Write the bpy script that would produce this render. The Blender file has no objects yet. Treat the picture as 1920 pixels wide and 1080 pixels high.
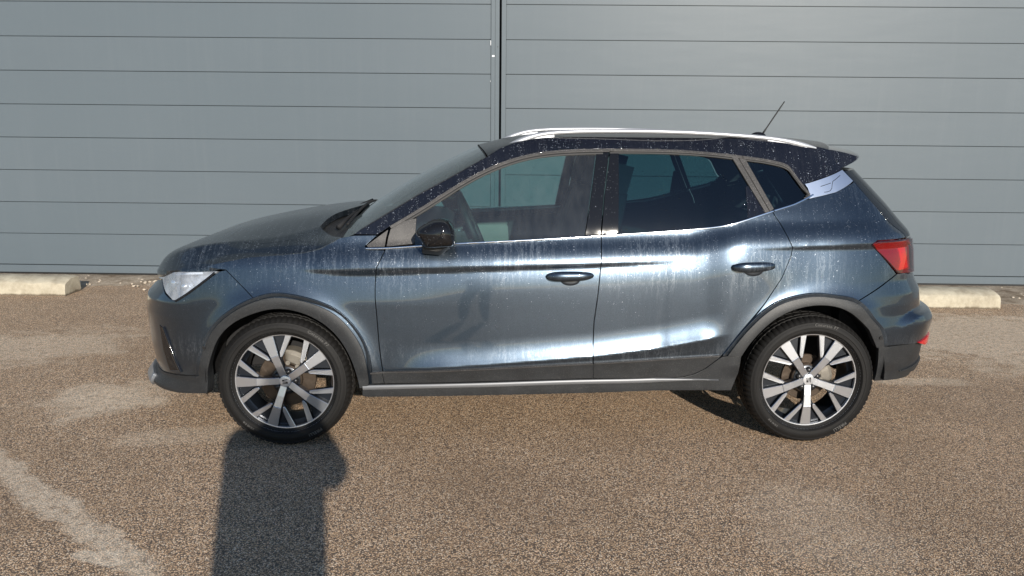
import bpy, bmesh, math, random
import numpy as np
from mathutils import Vector, Matrix
from mathutils.geometry import delaunay_2d_cdt

random.seed(4)
scene = bpy.context.scene
col = scene.collection
R = math.radians

# ------------------------------------------------------------------ camera
CAM_H, PITCH, ROLL, YAW, FPX = 1.5204, .20304, .00956, .04026, 1439.84
cd = bpy.data.cameras.new('camera'); cam = bpy.data.objects.new('camera', cd); col.objects.link(cam)
cd.sensor_width = 36.0; cd.lens = 36.0 * FPX / 1920.0
cd.clip_start = .05; cd.clip_end = 3000
cam.matrix_world = Matrix.Translation((0, 0, CAM_H)) @ Matrix.Rotation(-YAW, 4, 'Z') @ Matrix.Rotation(math.pi / 2 - PITCH, 4, 'X') @ Matrix.Rotation(ROLL, 4, 'Z')
scene.camera = cam

# ------------------------------------------------------------------ sky and sun
SUN_EL, SUN_AZ = R(18.6), R(13.4)          # sun behind the camera, a little to its right
sdir = Vector((math.sin(SUN_AZ) * math.cos(SUN_EL), -math.cos(SUN_AZ) * math.cos(SUN_EL), math.sin(SUN_EL)))
world = bpy.data.worlds.new('World'); scene.world = world; world.use_nodes = True
wn = world.node_tree.nodes; wl = world.node_tree.links
bg = wn['Background']
sky = wn.new('ShaderNodeTexSky'); sky.sky_type = 'NISHITA'; sky.sun_disc = False
sky.sun_elevation = SUN_EL; sky.sun_rotation = math.atan2(sdir.x, sdir.y)
sky.air_density = .9; sky.dust_density = .12; sky.ozone_density = 2.2
wl.new(sky.outputs[0], bg.inputs[0]); bg.inputs[1].default_value = .11
sd = bpy.data.lights.new('sun', 'SUN'); sd.energy = 4.8; sd.angle = R(.55); sd.color = (1.0, .925, .82)
sun = bpy.data.objects.new('sun', sd); col.objects.link(sun)
sun.rotation_euler = sdir.to_track_quat('Z', 'Y').to_euler()
scene.view_settings.view_transform = 'Standard'; scene.view_settings.look = 'None'
scene.view_settings.gamma = 1.0; scene.view_settings.use_curve_mapping = False
scene.view_settings.exposure = .22


# ---- body surface of the car: B(s, z) -> (x, y, z); s follows the flank from the nose round to the tail
def sstep(a, b, x):
    t = np.clip((np.asarray(x, float) - a) / (b - a), 0, 1)
    return t * t * (3 - 2 * t)

def cspline(xs, ys, xq):
    xs = np.asarray(xs, float); ys = np.asarray(ys, float); n = len(xs)
    h = np.diff(xs); A = np.zeros((n, n)); r = np.zeros(n)
    A[0, 0] = A[-1, -1] = 1
    for i in range(1, n - 1):
        A[i, i - 1] = h[i - 1]; A[i, i] = 2 * (h[i - 1] + h[i]); A[i, i + 1] = h[i]
        r[i] = 6 * ((ys[i + 1] - ys[i]) / h[i] - (ys[i] - ys[i - 1]) / h[i - 1])
    M = np.linalg.solve(A, r)
    k = np.clip(np.searchsorted(xs, xq) - 1, 0, n - 2)
    a = xs[k + 1] - xq; b = xq - xs[k]; hh = h[k]
    return (M[k] * a ** 3 + M[k + 1] * b ** 3) / (6 * hh) + (ys[k] / hh - M[k] * hh / 6) * a + (ys[k + 1] / hh - M[k + 1] * hh / 6) * b

SG = np.arange(-1.432, 3.97, .006)
ZG = np.arange(.12, 1.56, .004)
PLAN = [(-1.432, -.840, 0), (-1.13, -.825, -.30), (-.886, -.762, -.52), (-.675, -.638, -.69), (-.486, -.478, -.790), (-.30, -.298, -.840),
        (-.1, -.1, -.862), (.2, .2, -.874), (.6, .6, -.879), (1.1, 1.1, -.882), (1.6, 1.6, -.883), (2.1, 2.1, -.882), (2.5, 2.5, -.878), (2.80, 2.80, -.857),
        (3.03, 3.02, -.790), (3.26, 3.185, -.64), (3.60, 3.272, -.32), (3.93, 3.29, 0)]

def make_body_tables():
    ps = [p[0] for p in PLAN]
    SGc = np.clip(SG, ps[0], ps[-1])
    px = cspline(ps, [p[1] for p in PLAN], SGc); py = cspline(ps, [p[2] for p in PLAN], SGc)
    D = np.pi / 180
    P = np.zeros((len(SG), len(ZG)))
    for i, s in enumerate(SG):
        zU = float(np.interp(s, [-.5, .09, .457, 1.504, 1.95, 2.2, 2.8, 3.2], [.85, .867, .878, .903, .915, .975, .999, 1.0]))
        aL = float(sstep(.40, .80, s) * (1 - sstep(2.0, 2.16, s)))
        zL = float(np.interp(s, [.42, .52, .95, 1.488, 1.783, 2.14], [.39, .398, .423, .462, .496, .569]))
        hs = float(np.interp(s, [.09, .33, .46, .95, 1.504, 1.94, 2.2, 2.8, 3.2], [.003, .030, .032, .022, .014, .003, .003, .026, .026]))
        a_s = float(np.interp(s, [.09, .2, 1.6, 1.94, 2.2, 2.5], [0, 1, 1, 0, 0, 1]))
        fr = float(1 - sstep(-.8, -.3, s))            # nose: calmer flank
        q = float(sstep(2.1, 2.6, s))                 # rear quarter
        k = [(.12, -25), (.22, -20), (.30, -4)]
        k += [(zL - .10, -4 - 4 * aL), (zL - .003, -16 * aL), (zL + .004, 21 * aL + 1 * (1 - aL)), (zL + .05, 15 * aL + 1 * (1 - aL)), (zL + .12, 2.5)]
        k += [(.70, 2.5 + 5 * q), (zU - hs - .11, 4 + 6 * q + 4.5 * (1 - float(sstep(.5, 1.0, s)))), (zU - hs - .003, 12.5), (zU - hs + .002, 12.5 - 30 * a_s), (zU - .003, 12.5 - 30 * a_s), (zU + .003, 11), (zU + .045, 24), (zU + .08, 33), (zU + .105, 27 - 0*q), (zU + .135, 13 + 6*q), (1.105, 18 + 2*q), (1.16, 20), (1.25, 22), (1.38, 25), (1.43, 30), (1.47, 42), (1.50, 62), (1.56, 72)]
        k = sorted(k)
        kz = np.array([a for a, b in k]); kt = np.array([b for a, b in k], float)
        kt = np.where(kz < 1.1, kt * (1 - .55 * fr), kt)
        t = np.tan(np.interp(ZG, kz, kt) * D)
        c = np.concatenate([[0], np.cumsum((t[1:] + t[:-1]) / 2 * np.diff(ZG))])
        c -= np.interp(.50, ZG, c)
        P[i] = c
    X = np.zeros_like(P); Y = np.zeros_like(P)
    # nose profile and tail profile over height
    fx = np.interp(ZG, [.12, .20, .25, .31, .37, .45, .55, .62, .69, .74, .81, .9, 1.0], [-.69, -.735, -.772, -.726, -.740, -.752, -.757, -.762, -.749, -.705, -.668, -.60, -.50])
    rx = np.interp(ZG, [.12, .25, .35, .425, .54, .59, .645, .745, .81, .877, .946, .99, 1.04, 1.065, 1.17, 1.28, 1.34, 1.56], [3.12, 3.18, 3.229, 3.238, 3.244, 3.246, 3.205, 3.19, 3.158, 3.153, 3.148, 3.14, 3.12, 3.10, 3.02, 2.925, 2.87, 2.72])
    kern = np.exp(-np.linspace(-2, 2, 7) ** 2); kern /= kern.sum()
    fx = np.convolve(np.pad(fx, 3, 'edge'), kern, 'valid'); rx = np.convolve(np.pad(rx, 3, 'edge'), kern, 'valid')
    kf = (-.30 - fx) / (-.30 + .762); kr = (rx - 2.45) / (3.19 - 2.45)
    for j, z in enumerate(ZG):
        x = px.copy()
        m = px < -.30; x[m] = -.30 + (px[m] + .30) * kf[j]
        m = px > 2.45; x[m] = 2.45 + (px[m] - 2.45) * kr[j]
        X[:, j] = x
        tap = 1 - (.085 * sstep(1.7, 3.0, SG) + .03*(1-sstep(.5,1.3,SG))) * sstep(.98, 1.42, z)
        Y[:, j] = py * tap * (1 - P[:, j] / .88)
    # wheel arch flare: the flank swells towards the arch
    for hx in (0.0, 2.566):
        r = np.hypot(X - hx, (ZG[None, :] - .335) * 1.02)
        Y -= .014 * np.exp(-((r - .40) / .055) ** 2) * (Y < -.3) * sstep(.34,.42,ZG)[None,:]
    return X, Y

BX, BY = make_body_tables()
BSX, BSZ = np.gradient(BX, SG, ZG); CSX, CSZ = np.gradient(BY, SG, ZG)

def _bil(T, s, z):
    s = np.asarray(s, float); z = np.asarray(z, float)
    a = np.clip((s - SG[0]) / .006, 0, len(SG) - 1.001); b = np.clip((z - ZG[0]) / .004, 0, len(ZG) - 1.001)
    i = a.astype(int); j = b.astype(int); u = a - i; v = b - j
    return T[i, j] * (1 - u) * (1 - v) + T[i + 1, j] * u * (1 - v) + T[i, j + 1] * (1 - u) * v + T[i + 1, j + 1] * u * v

def B(s, z, off=0.0):
    """points on the near flank, moved off along the outward normal"""
    x, y = _bil(BX, s, z), _bil(BY, s, z); z = np.asarray(z, float) + 0 * x
    n = Bn(s, z)
    return np.stack([x + n[..., 0] * off, y + n[..., 1] * off, z + n[..., 2] * off], -1)

def Bn(s, z):
    xs, xz, ys, yz = _bil(BSX, s, z), _bil(BSZ, s, z), _bil(CSX, s, z), _bil(CSZ, s, z)
    ts = np.stack([xs, ys, 0 * xs], -1); tz = np.stack([xz, yz, 1 + 0 * xz], -1)
    n = np.cross(ts, tz)
    return n / np.maximum(np.linalg.norm(n, axis=-1, keepdims=True), 1e-9)

TR = {
 'front_door': [(0.494, 0.967), (0.663, 0.978), (0.813, 0.988), (1.191, 1.008), (1.516, 1.028), (1.511, 0.898), (1.497, 0.744), (1.483, 0.626), (1.479, 0.481), (1.486, 0.348), (0.483, 0.327), (0.473, 0.418), (0.462, 0.512), (0.453, 0.666), (0.447, 0.739), (0.447, 0.802), (0.455, 0.883), (0.492, 0.959)],
 'rear_door': [(1.516, 1.028), (1.704, 1.039), (1.824, 1.047), (2.043, 1.068), (2.115, 1.08), (2.229, 1.112), (2.345, 1.146), (2.382, 1.088), (2.409, 1.025), (2.428, 0.982), (2.422, 0.944), (2.377, 0.84), (2.3, 0.723), (2.186, 0.581), (2.096, 0.448), (2.035, 0.396), (1.972, 0.359), (1.905, 0.347), (1.702, 0.343), (1.486, 0.348), (1.479, 0.481), (1.483, 0.626), (1.497, 0.744), (1.511, 0.898)],
 'front_fender': [(-0.376, 0.875), (-0.248, 0.905), (-0.147, 0.925), (-0.01, 0.936), (0.115, 0.947), (0.189, 0.965), (0.25, 1.001), (0.28, 1.016), (0.347, 1.028), (0.455, 1.029), (0.399, 0.979), (0.415, 0.963), (0.492, 0.963), (0.492, 0.959), (0.455, 0.883), (0.447, 0.802), (0.447, 0.739), (0.453, 0.666), (0.462, 0.512), (0.473, 0.418), (0.483, 0.327), (0.422, 0.324), (0.39, 0.38), (0.375, 0.458), (0.34, 0.538), (0.272, 0.628), (0.187, 0.683), (0.074, 0.72), (-0.022, 0.73), (-0.119, 0.703), (-0.118, 0.738), (-0.254, 0.864)],
 'rear_quarter': [(2.345, 1.146), (2.534, 1.2), (3.002, 1.282), (3.02, 1.231), (3.034, 1.183), (3.049, 1.133), (3.065, 1.082), (3.142, 1.015), (2.896, 1.013), (2.856, 0.994), (3.016, 0.845), (2.76, 0.73), (2.706, 0.7), (2.608, 0.734), (2.495, 0.735), (2.4, 0.712), (2.302, 0.653), (2.246, 0.651), (2.3, 0.723), (2.377, 0.84), (2.422, 0.944), (2.428, 0.982), (2.409, 1.025), (2.382, 1.088)],
 'front_bumper': [(-0.254, 0.864), (-0.118, 0.738), (-0.119, 0.703), (-0.184, 0.671), (-0.267, 0.613), (-0.331, 0.541), (-0.374, 0.452), (-0.397, 0.362), (-0.445, 0.346), (-0.76, 0.319)],
 'headlight': [(-0.831, 0.813), (-0.568, 0.846), (-0.392, 0.857), (-0.28, 0.861), (-0.413, 0.787), (-0.537, 0.703), (-0.59, 0.71), (-0.653, 0.728), (-0.758, 0.779)],
 'rear_bumper': [(3.016, 0.842), (2.759, 0.728), (2.706, 0.7), (2.784, 0.618), (2.836, 0.549), (2.871, 0.498), (2.895, 0.5), (3.086, 0.493)],
 'tail_light': [(2.856, 0.991), (2.896, 1.011), (2.985, 1.012), (3.143, 1.009), (3.016, 0.845)],
 'rear_clad': [(2.851, 0.496), (2.895, 0.5), (3.086, 0.493), (3.22, 0.366), (3.058, 0.327), (2.888, 0.312), (2.873, 0.416)],
 'front_clad': [(-0.76, 0.319), (-0.445, 0.346), (-0.372, 0.353), (-0.379, 0.258), (-0.556, 0.262), (-0.732, 0.255)],
 'fo': [(-0.445, 0.346), (-0.41, 0.441), (-0.37, 0.53), (-0.319, 0.605), (-0.241, 0.672), (-0.118, 0.738), (-0.025, 0.761), (0.07, 0.755), (0.192, 0.723), (0.272, 0.684), (0.355, 0.598), (0.401, 0.514), (0.419, 0.436), (0.425, 0.38), (0.422, 0.324)],
 'fi': [(-0.379, 0.258), (-0.372, 0.353), (-0.338, 0.461), (-0.294, 0.549), (-0.216, 0.624), (-0.13, 0.666), (-0.022, 0.693), (0.079, 0.684), (0.182, 0.641), (0.269, 0.565), (0.322, 0.477), (0.35, 0.398), (0.366, 0.305)],
 'ro': [(2.11, 0.462), (2.174, 0.557), (2.256, 0.652), (2.35, 0.724), (2.453, 0.756), (2.545, 0.766), (2.651, 0.755), (2.759, 0.728), (2.818, 0.67), (2.857, 0.607), (2.885, 0.547), (2.895, 0.5)],
 'ri': [(2.197, 0.471), (2.219, 0.511), (2.264, 0.572), (2.351, 0.653), (2.45, 0.699), (2.566, 0.715), (2.669, 0.698), (2.759, 0.64), (2.811, 0.563), (2.849, 0.496)],
 'belt': [(0.414, 0.965), (0.494, 0.967), (0.663, 0.978), (0.813, 0.988), (1.191, 1.008), (1.516, 1.028), (1.704, 1.039), (1.824, 1.047), (2.043, 1.068), (2.115, 1.08), (2.229, 1.112), (2.345, 1.146), (2.534, 1.2), (3.002, 1.282)],
 'sill': [(0.374, 0.266), (0.379, 0.316), (0.422, 0.321), (0.483, 0.324), (1.486, 0.345), (1.702, 0.34), (1.904, 0.344), (1.973, 0.356), (2.035, 0.393), (2.103, 0.456), (2.197, 0.471), (2.191, 0.371), (2.164, 0.281), (1.484, 0.278), (0.402, 0.26)],
 'sill_strip_t': [(0.379, 0.317), (0.483, 0.322), (1.486, 0.342), (1.702, 0.34), (1.904, 0.346), (1.979, 0.35), (2.106, 0.339)],
 'sill_strip_b': [(0.378, 0.298), (0.482, 0.302), (1.487, 0.324), (1.703, 0.324), (1.905, 0.328), (1.981, 0.331), (2.106, 0.336)],
 'door_clad_t': [(0.42, 0.38), (1.481, 0.428), (1.841, 0.439), (2.103, 0.462)],
 'crease': [(0.521, 0.398), (0.952, 0.428), (1.487, 0.465), (1.783, 0.495), (2.141, 0.569)],
 'trim_o_f': [(0.514, 1.07), (0.672, 1.163), (0.893, 1.297), (1.043, 1.366), (1.194, 1.408), (1.347, 1.425), (1.5, 1.431), (1.569, 1.432)],
 'glass_f': [(0.641, 1.112), (0.805, 1.213), (0.969, 1.307), (1.079, 1.355), (1.193, 1.386), (1.345, 1.402), (1.501, 1.406), (1.468, 1.219), (1.438, 1.033), (1.191, 1.015), (0.813, 0.995), (0.631, 0.985)],
 'glass_r': [(1.614, 1.409), (1.842, 1.408), (2.162, 1.394), (2.238, 1.27), (2.309, 1.144), (2.222, 1.12), (2.117, 1.089), (2.044, 1.073), (1.824, 1.052), (1.6, 1.038)],
 'glass_q': [(2.228, 1.383), (2.365, 1.362), (2.413, 1.355), (2.468, 1.295), (2.541, 1.223), (2.516, 1.208), (2.351, 1.159)],
 'trim_o_r': [(1.569, 1.432), (1.845, 1.432), (2.142, 1.412), (2.227, 1.402), (2.376, 1.38), (2.416, 1.376), (2.481, 1.34), (2.564, 1.252), (2.57, 1.223), (2.542, 1.201)],
 'tri_door': [(0.514, 1.063), (0.641, 1.114), (0.631, 0.982), (0.496, 0.97), (0.505, 1.032)],
 'tri_fender': [(0.506, 1.058), (0.494, 0.97), (0.414, 0.967), (0.399, 0.979)],
 'roof_side': [(0.455, 1.029), (0.347, 1.031), (0.641, 1.211), (0.818, 1.306), (0.989, 1.402)],
 'roof_side2': [(2.946, 1.437), (2.972, 1.341), (2.548, 1.273), (2.481, 1.34), (2.416, 1.376), (2.376, 1.38), (2.225, 1.402), (2.141, 1.412), (1.845, 1.432), (1.5, 1.431), (1.345, 1.425), (1.194, 1.408), (1.043, 1.366), (0.892, 1.297), (0.672, 1.163), (0.514, 1.07)],
 'pillar_f': [(1.501, 1.409), (1.568, 1.422), (1.533, 1.217), (1.516, 1.033), (1.438, 1.034), (1.468, 1.219)],
 'pillar_r': [(1.568, 1.422), (1.614, 1.409), (1.6, 1.043), (1.516, 1.033), (1.533, 1.217)],
 'divider': [(2.163, 1.404), (2.232, 1.395), (2.35, 1.156), (2.309, 1.139)],
 'plate': [(2.548, 1.272), (2.968, 1.339), (3.002, 1.282), (2.558, 1.205), (2.572, 1.223), (2.564, 1.252)],
 'hoodcut': [(-0.376, 0.875), (-0.248, 0.905), (-0.147, 0.925), (-0.01, 0.936), (0.115, 0.947), (0.189, 0.965), (0.25, 1.001), (0.28, 1.016)],
 'handle_f': [(1.252, 0.837), (1.357, 0.868), (1.475, 0.85), (1.357, 0.806), (1.362, 0.841)],
 'handle_r': [(2.125, 0.888), (2.232, 0.921), (2.341, 0.902), (2.234, 0.86)],
 'sensor': [(-0.367, 0.497), (2.854, 0.549)],
 'wedge': [(2.902, 0.6), (3.078, 0.646), (3.028, 0.609)],
 'vent': [(-0.643, 0.587), (-0.585, 0.547), (-0.538, 0.453), (-0.515, 0.356), (-0.635, 0.328), (-0.655, 0.488)],
}

# ------------------------------------------------------------------ materials
def new_mat(name):
    m = bpy.data.materials.new(name); m.use_nodes = True
    return m, m.node_tree.nodes, m.node_tree.links, m.node_tree.nodes['Principled BSDF']

def simple(name, rgb, rough=.5, metal=0, coat=0, bump=0, bscale=200, var=0, vscale=20, spec=None):
    m, n, l, b = new_mat(name)
    b.inputs['Base Color'].default_value = (*rgb, 1); b.inputs['Roughness'].default_value = rough
    b.inputs['Metallic'].default_value = metal; b.inputs['Coat Weight'].default_value = coat
    b.inputs['Coat Roughness'].default_value = .04
    if spec is not None: b.inputs['Specular IOR Level'].default_value = spec
    tc = n.new('ShaderNodeTexCoord')
    if var:
        t = n.new('ShaderNodeTexNoise'); t.inputs['Scale'].default_value = vscale; t.inputs['Detail'].default_value = 5
        l.new(tc.outputs['Object'], t.inputs['Vector'])
        mx = n.new('ShaderNodeMix'); mx.data_type = 'RGBA'
        mx.inputs[6].default_value = (*[c * (1 - var) for c in rgb], 1); mx.inputs[7].default_value = (*[min(1, c * (1 + var)) for c in rgb], 1)
        l.new(t.outputs['Fac'], mx.inputs[0]); l.new(mx.outputs[2], b.inputs['Base Color'])
    if bump:
        t = n.new('ShaderNodeTexNoise'); t.inputs['Scale'].default_value = bscale; t.inputs['Detail'].default_value = 3
        l.new(tc.outputs['Object'], t.inputs['Vector'])
        bp = n.new('ShaderNodeBump'); bp.inputs['Strength'].default_value = bump; bp.inputs['Distance'].default_value = .002
        l.new(t.outputs['Fac'], bp.inputs['Height']); l.new(bp.outputs[0], b.inputs['Normal'])
    return m

def math_node(n, l, op, a, b=None, c=None):
    x = n.new('ShaderNodeMath'); x.operation = op
    for i, v in enumerate((a, b, c)):
        if v is None: continue
        if isinstance(v, (int, float)): x.inputs[i].default_value = v
        else: l.new(v, x.inputs[i])
    return x.outputs[0]

def ramp(n, l, src, pts, interp='LINEAR'):
    r = n.new('ShaderNodeValToRGB'); r.color_ramp.interpolation = interp
    e = r.color_ramp.elements
    while len(e) < len(pts): e.new(.5)
    for i, (p, c) in enumerate(pts):
        e[i].position = p; e[i].color = (*c, 1) if isinstance(c, tuple) else (c, c, c, 1)
    l.new(src, r.inputs[0]); return r.outputs[0]

def noise(n, l, vec, scale, detail=4, rough=.5, dist=0):
    t = n.new('ShaderNodeTexNoise'); t.inputs['Scale'].default_value = scale; t.inputs['Detail'].default_value = detail
    t.inputs['Roughness'].default_value = rough; t.inputs['Distortion'].default_value = dist
    l.new(vec, t.inputs['Vector']); return t.outputs['Fac']

def mapping(n, l, src, scale=(1, 1, 1), loc=(0, 0, 0), rot=(0, 0, 0)):
    m = n.new('ShaderNodeMapping'); m.inputs['Scale'].default_value = scale; m.inputs['Location'].default_value = loc
    m.inputs['Rotation'].default_value = rot; l.new(src, m.inputs['Vector']); return m.outputs[0]

def mixc(n, l, f, a, b, mode='MIX'):
    x = n.new('ShaderNodeMix'); x.data_type = 'RGBA'; x.blend_type = mode
    if isinstance(f, (int, float)): x.inputs[0].default_value = f
    else: l.new(f, x.inputs[0])
    for i, v in ((6, a), (7, b)):
        if isinstance(v, tuple): x.inputs[i].default_value = (*v, 1)
        else: l.new(v, x.inputs[i])
    return x.outputs[2]

def droplets(n, l, obj, size=150., density=.30, seed=0.):
    """returns 0..1 height of small standing drops; noise decides where they gather"""
    v = n.new('ShaderNodeTexVoronoi'); v.inputs['Scale'].default_value = size
    mp = mapping(n, l, obj, loc=(seed, seed, 0)); l.new(mp, v.inputs['Vector'])
    d = v.outputs['Distance']; c = v.outputs['Color']
    s = n.new('ShaderNodeSeparateColor'); l.new(c, s.inputs[0])
    h = math_node(n, l, 'SUBTRACT', math_node(n, l, 'MULTIPLY', s.outputs[0], .42), d)
    h = math_node(n, l, 'MAXIMUM', h, 0)
    keep = math_node(n, l, 'LESS_THAN', s.outputs[1], density)
    return math_node(n, l, 'MULTIPLY', math_node(n, l, 'MULTIPLY', h, 4), keep)

def paint(name, base, rough, metal, streak=.0, drops=.3, coat=1.0, dry=(.27, .31, .35), beadk=.42):
    m, n, l, b = new_mat(name)
    tc = n.new('ShaderNodeTexCoord'); ob = tc.outputs['Object']
    sep = n.new('ShaderNodeSeparateXYZ'); l.new(ob, sep.inputs[0]); z = sep.outputs[2]
    # streaks of dried and running water: drawn down the flank, gathered in bands under the belt and over the lower crease
    st = noise(n, l, mapping(n, l, ob, (70, 4, 7.5)), 1, 6, .72)
    st2 = noise(n, l, mapping(n, l, ob, (210, 60, 70)), 1, 4, .7)
    big = noise(n, l, mapping(n, l, ob, (3.0, 1, 2.0), (3, 0, 0)), 1, 2)
    f = math_node(n, l, 'ADD', math_node(n, l, 'MULTIPLY', st, .55), math_node(n, l, 'MULTIPLY', st2, .45))
    f = ramp(n, l, f, [(.49, 0.), (.57, 1.)])
    zz = math_node(n, l, 'MULTIPLY', z, 1 / 1.5)
    zz = math_node(n, l, 'ADD', zz, math_node(n, l, 'MULTIPLY', math_node(n, l, 'SUBTRACT', st, .5), .10))
    band = ramp(n, l, zz, [(.28, 0.), (.315, .8), (.345, .5), (.38, .05), (.50, .08), (.55, .45), (.60, 1.), (.66, .9), (.70, .5), (.80, .6)])
    bigm = ramp(n, l, big, [(.38, .15), (.62, 1.)])
    f = math_node(n, l, 'MULTIPLY', math_node(n, l, 'MULTIPLY', f, band), bigm)
    film = math_node(n, l, 'MULTIPLY', f, streak)
    # flake
    fl = n.new('ShaderNodeTexVoronoi'); fl.inputs['Scale'].default_value = 900; l.new(ob, fl.inputs['Vector'])
    fs = n.new('ShaderNodeSeparateColor'); l.new(fl.outputs['Color'], fs.inputs[0])
    basec = mixc(n, l, fs.outputs[0], tuple(c * .72 for c in base), tuple(min(1, c * 1.3) for c in base))
    b.inputs['Roughness'].default_value = rough
    dr = droplets(n, l, ob, 230, drops)
    dr2 = droplets(n, l, ob, 120, drops * .25, 7.3)
    d = math_node(n, l, 'ADD', dr, dr2)
    dm = ramp(n, l, noise(n, l, mapping(n, l, ob, (48, 5, 4.5)), 1, 4, .6), [(.47, 0.), (.56, 1.)])
    upper = ramp(n, l, math_node(n, l, 'MULTIPLY', z, 1 / 1.5), [(.30, .12), (.52, .3), (.62, 1.)])
    d = math_node(n, l, 'MULTIPLY', math_node(n, l, 'MULTIPLY', d, dm), upper)
    bead_glint = math_node(n, l, 'MULTIPLY', math_node(n, l, 'GREATER_THAN', d, .16), beadk)
    film2 = math_node(n, l, 'MAXIMUM', film, bead_glint)
    l.new(mixc(n, l, bead_glint, mixc(n, l, film, basec, dry), (.62, .68, .76)), b.inputs['Base Color'])  # pale speck colour stands in for the glint of each water drop
    l.new(math_node(n, l, 'SUBTRACT', metal, math_node(n, l, 'MULTIPLY', film2, metal * .8)), b.inputs['Metallic'])
    bp = n.new('ShaderNodeBump'); bp.inputs['Strength'].default_value = 1.0; bp.inputs['Distance'].default_value = .0016
    l.new(d, bp.inputs['Height'])
    l.new(bp.outputs[0], b.inputs['Coat Normal'])
    b.inputs['Coat Weight'].default_value = coat
    l.new(math_node(n, l, 'ADD', .035, math_node(n, l, 'MULTIPLY', film, .45)), b.inputs['Coat Roughness'])
    return m

def glass(name, tint, refl_rough=.01, film=0., drops=.12, filmcol=(.45, .47, .48)):
    m, n, l, b = new_mat(name); out = n['Material Output']; n.remove(b)
    tr = n.new('ShaderNodeBsdfTransparent'); tr.inputs[0].default_value = (*tint, 1)
    gl = n.new('ShaderNodeBsdfGlossy'); gl.inputs['Roughness'].default_value = refl_rough; gl.inputs[0].default_value = (.95, .98, 1, 1)
    tc = n.new('ShaderNodeTexCoord')
    d = math_node(n, l, 'ADD', droplets(n, l, tc.outputs['Object'], 110, drops), droplets(n, l, tc.outputs['Object'], 60, drops * .4, 3.1))
    dm = ramp(n, l, noise(n, l, mapping(n, l, tc.outputs['Object'], (9, 3, 6)), 1, 3), [(.40, .0), (.6, 1.)])
    d = math_node(n, l, 'MULTIPLY', d, dm)
    bp = n.new('ShaderNodeBump'); bp.inputs['Strength'].default_value = 1.; bp.inputs['Distance'].default_value = .0016
    l.new(d, bp.inputs['Height']); l.new(bp.outputs[0], gl.inputs['Normal'])
    fr = n.new('ShaderNodeFresnel'); fr.inputs['IOR'].default_value = 1.52; l.new(bp.outputs[0], fr.inputs['Normal'])
    f = math_node(n, l, 'MINIMUM', math_node(n, l, 'MULTIPLY', fr.outputs[0], 1.45), 1.)
    mx = n.new('ShaderNodeMixShader'); l.new(f, mx.inputs[0]); l.new(tr.outputs[0], mx.inputs[1]); l.new(gl.outputs[0], mx.inputs[2])
    res = mx.outputs[0]
    if film:
        df = n.new('ShaderNodeBsdfDiffuse'); df.inputs[0].default_value = (*filmcol, 1)
        m2 = n.new('ShaderNodeMixShader'); l.new(res, m2.inputs[1]); l.new(df.outputs[0], m2.inputs[2])
        ns = noise(n, l, mapping(n, l, tc.outputs['Object'], (30, 30, 8)), 1, 4)
        l.new(math_node(n, l, 'MULTIPLY', ramp(n, l, ns, [(.3, .5), (.7, 1.)]), film), m2.inputs[0]); res = m2.outputs[0]
    l.new(res, out.inputs['Surface'])
    return m

def plastic(name, rgb, rough, wet=.4):
    """grained trim plastic with a dusty bloom and drops on its upward faces"""
    m, n, l, b = new_mat(name)
    tc = n.new('ShaderNodeTexCoord'); ob = tc.outputs['Object']
    v = noise(n, l, ob, 9, 6, .65); v2 = noise(n, l, ob, 420, 2)
    c = mixc(n, l, ramp(n, l, v, [(.35, 0.), (.7, 1.)]), tuple(x * .8 for x in rgb), tuple(x * 1.35 for x in rgb))
    dust = ramp(n, l, noise(n, l, ob, 240, 3, .7), [(.56, 0.), (.66, .5)])
    geo = n.new('ShaderNodeNewGeometry'); sp = n.new('ShaderNodeSeparateXYZ'); l.new(geo.outputs['Normal'], sp.inputs[0])
    up = ramp(n, l, sp.outputs[2], [(.15, 0.), (.45, 1.)])
    dust = math_node(n, l, 'MULTIPLY', dust, math_node(n, l, 'ADD', .18, math_node(n, l, 'MULTIPLY', up, wet)))
    l.new(mixc(n, l, dust, c, (.42, .40, .37)), b.inputs['Base Color'])
    b.inputs['Roughness'].default_value = rough
    bp = n.new('ShaderNodeBump'); bp.inputs['Strength'].default_value = .35; bp.inputs['Distance'].default_value = .0008
    l.new(v2, bp.inputs['Height']); l.new(bp.outputs[0], b.inputs['Normal'])
    return m

M = {}
M['paint'] = paint('graphite_blue_metallic_paint', (.050, .069, .094), .295, .88, streak=.40, drops=.34)
M['hood'] = paint('rain_beaded_hood_paint', (.036, .048, .062), .34, .80, streak=.25, drops=.9, coat=.55)  # darker copy of the body paint; base and coat lowered to dim the reflected wall
M['roof'] = paint('midnight_black_roof_paint', (.008, .009, .014), .12, .1, streak=.07, drops=.6, dry=(.16, .16, .17), beadk=.35)
M['rooftop'] = paint('rain_beaded_roof_paint', (.008, .009, .012), .30, .1, streak=.10, drops=.9, coat=.30, dry=(.16, .16, .17), beadk=.35)
M['gloss'] = paint('gloss_black_trim', (.008, .008, .009), .07, 0, streak=.03, drops=.2, dry=(.12, .12, .12), beadk=.2)
M['gloss'].node_tree.nodes['Principled BSDF'].inputs['Specular IOR Level'].default_value = .15
M['gloss'].node_tree.nodes['Principled BSDF'].inputs['Coat Weight'].default_value = .62
for k_ in ('roof', 'rooftop'):
    M[k_].node_tree.nodes['Principled BSDF'].inputs['Specular IOR Level'].default_value = .15
M['roof'].node_tree.nodes['Principled BSDF'].inputs['Coat Weight'].default_value = .65
M['trim'] = plastic('grey_window_trim', (.038, .0355, .034), .42, .5)
M['clad'] = plastic('dark_cladding_plastic', (.015, .0165, .0185), .5, .38)
M['black'] = simple('matt_black', (.008, .008, .009), .8)
M['seal'] = simple('seal_and_gap_black', (.012, .012, .012), .6)
M['chrome'] = simple('satin_chrome', (.80, .82, .85), .16, 1.0)
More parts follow.
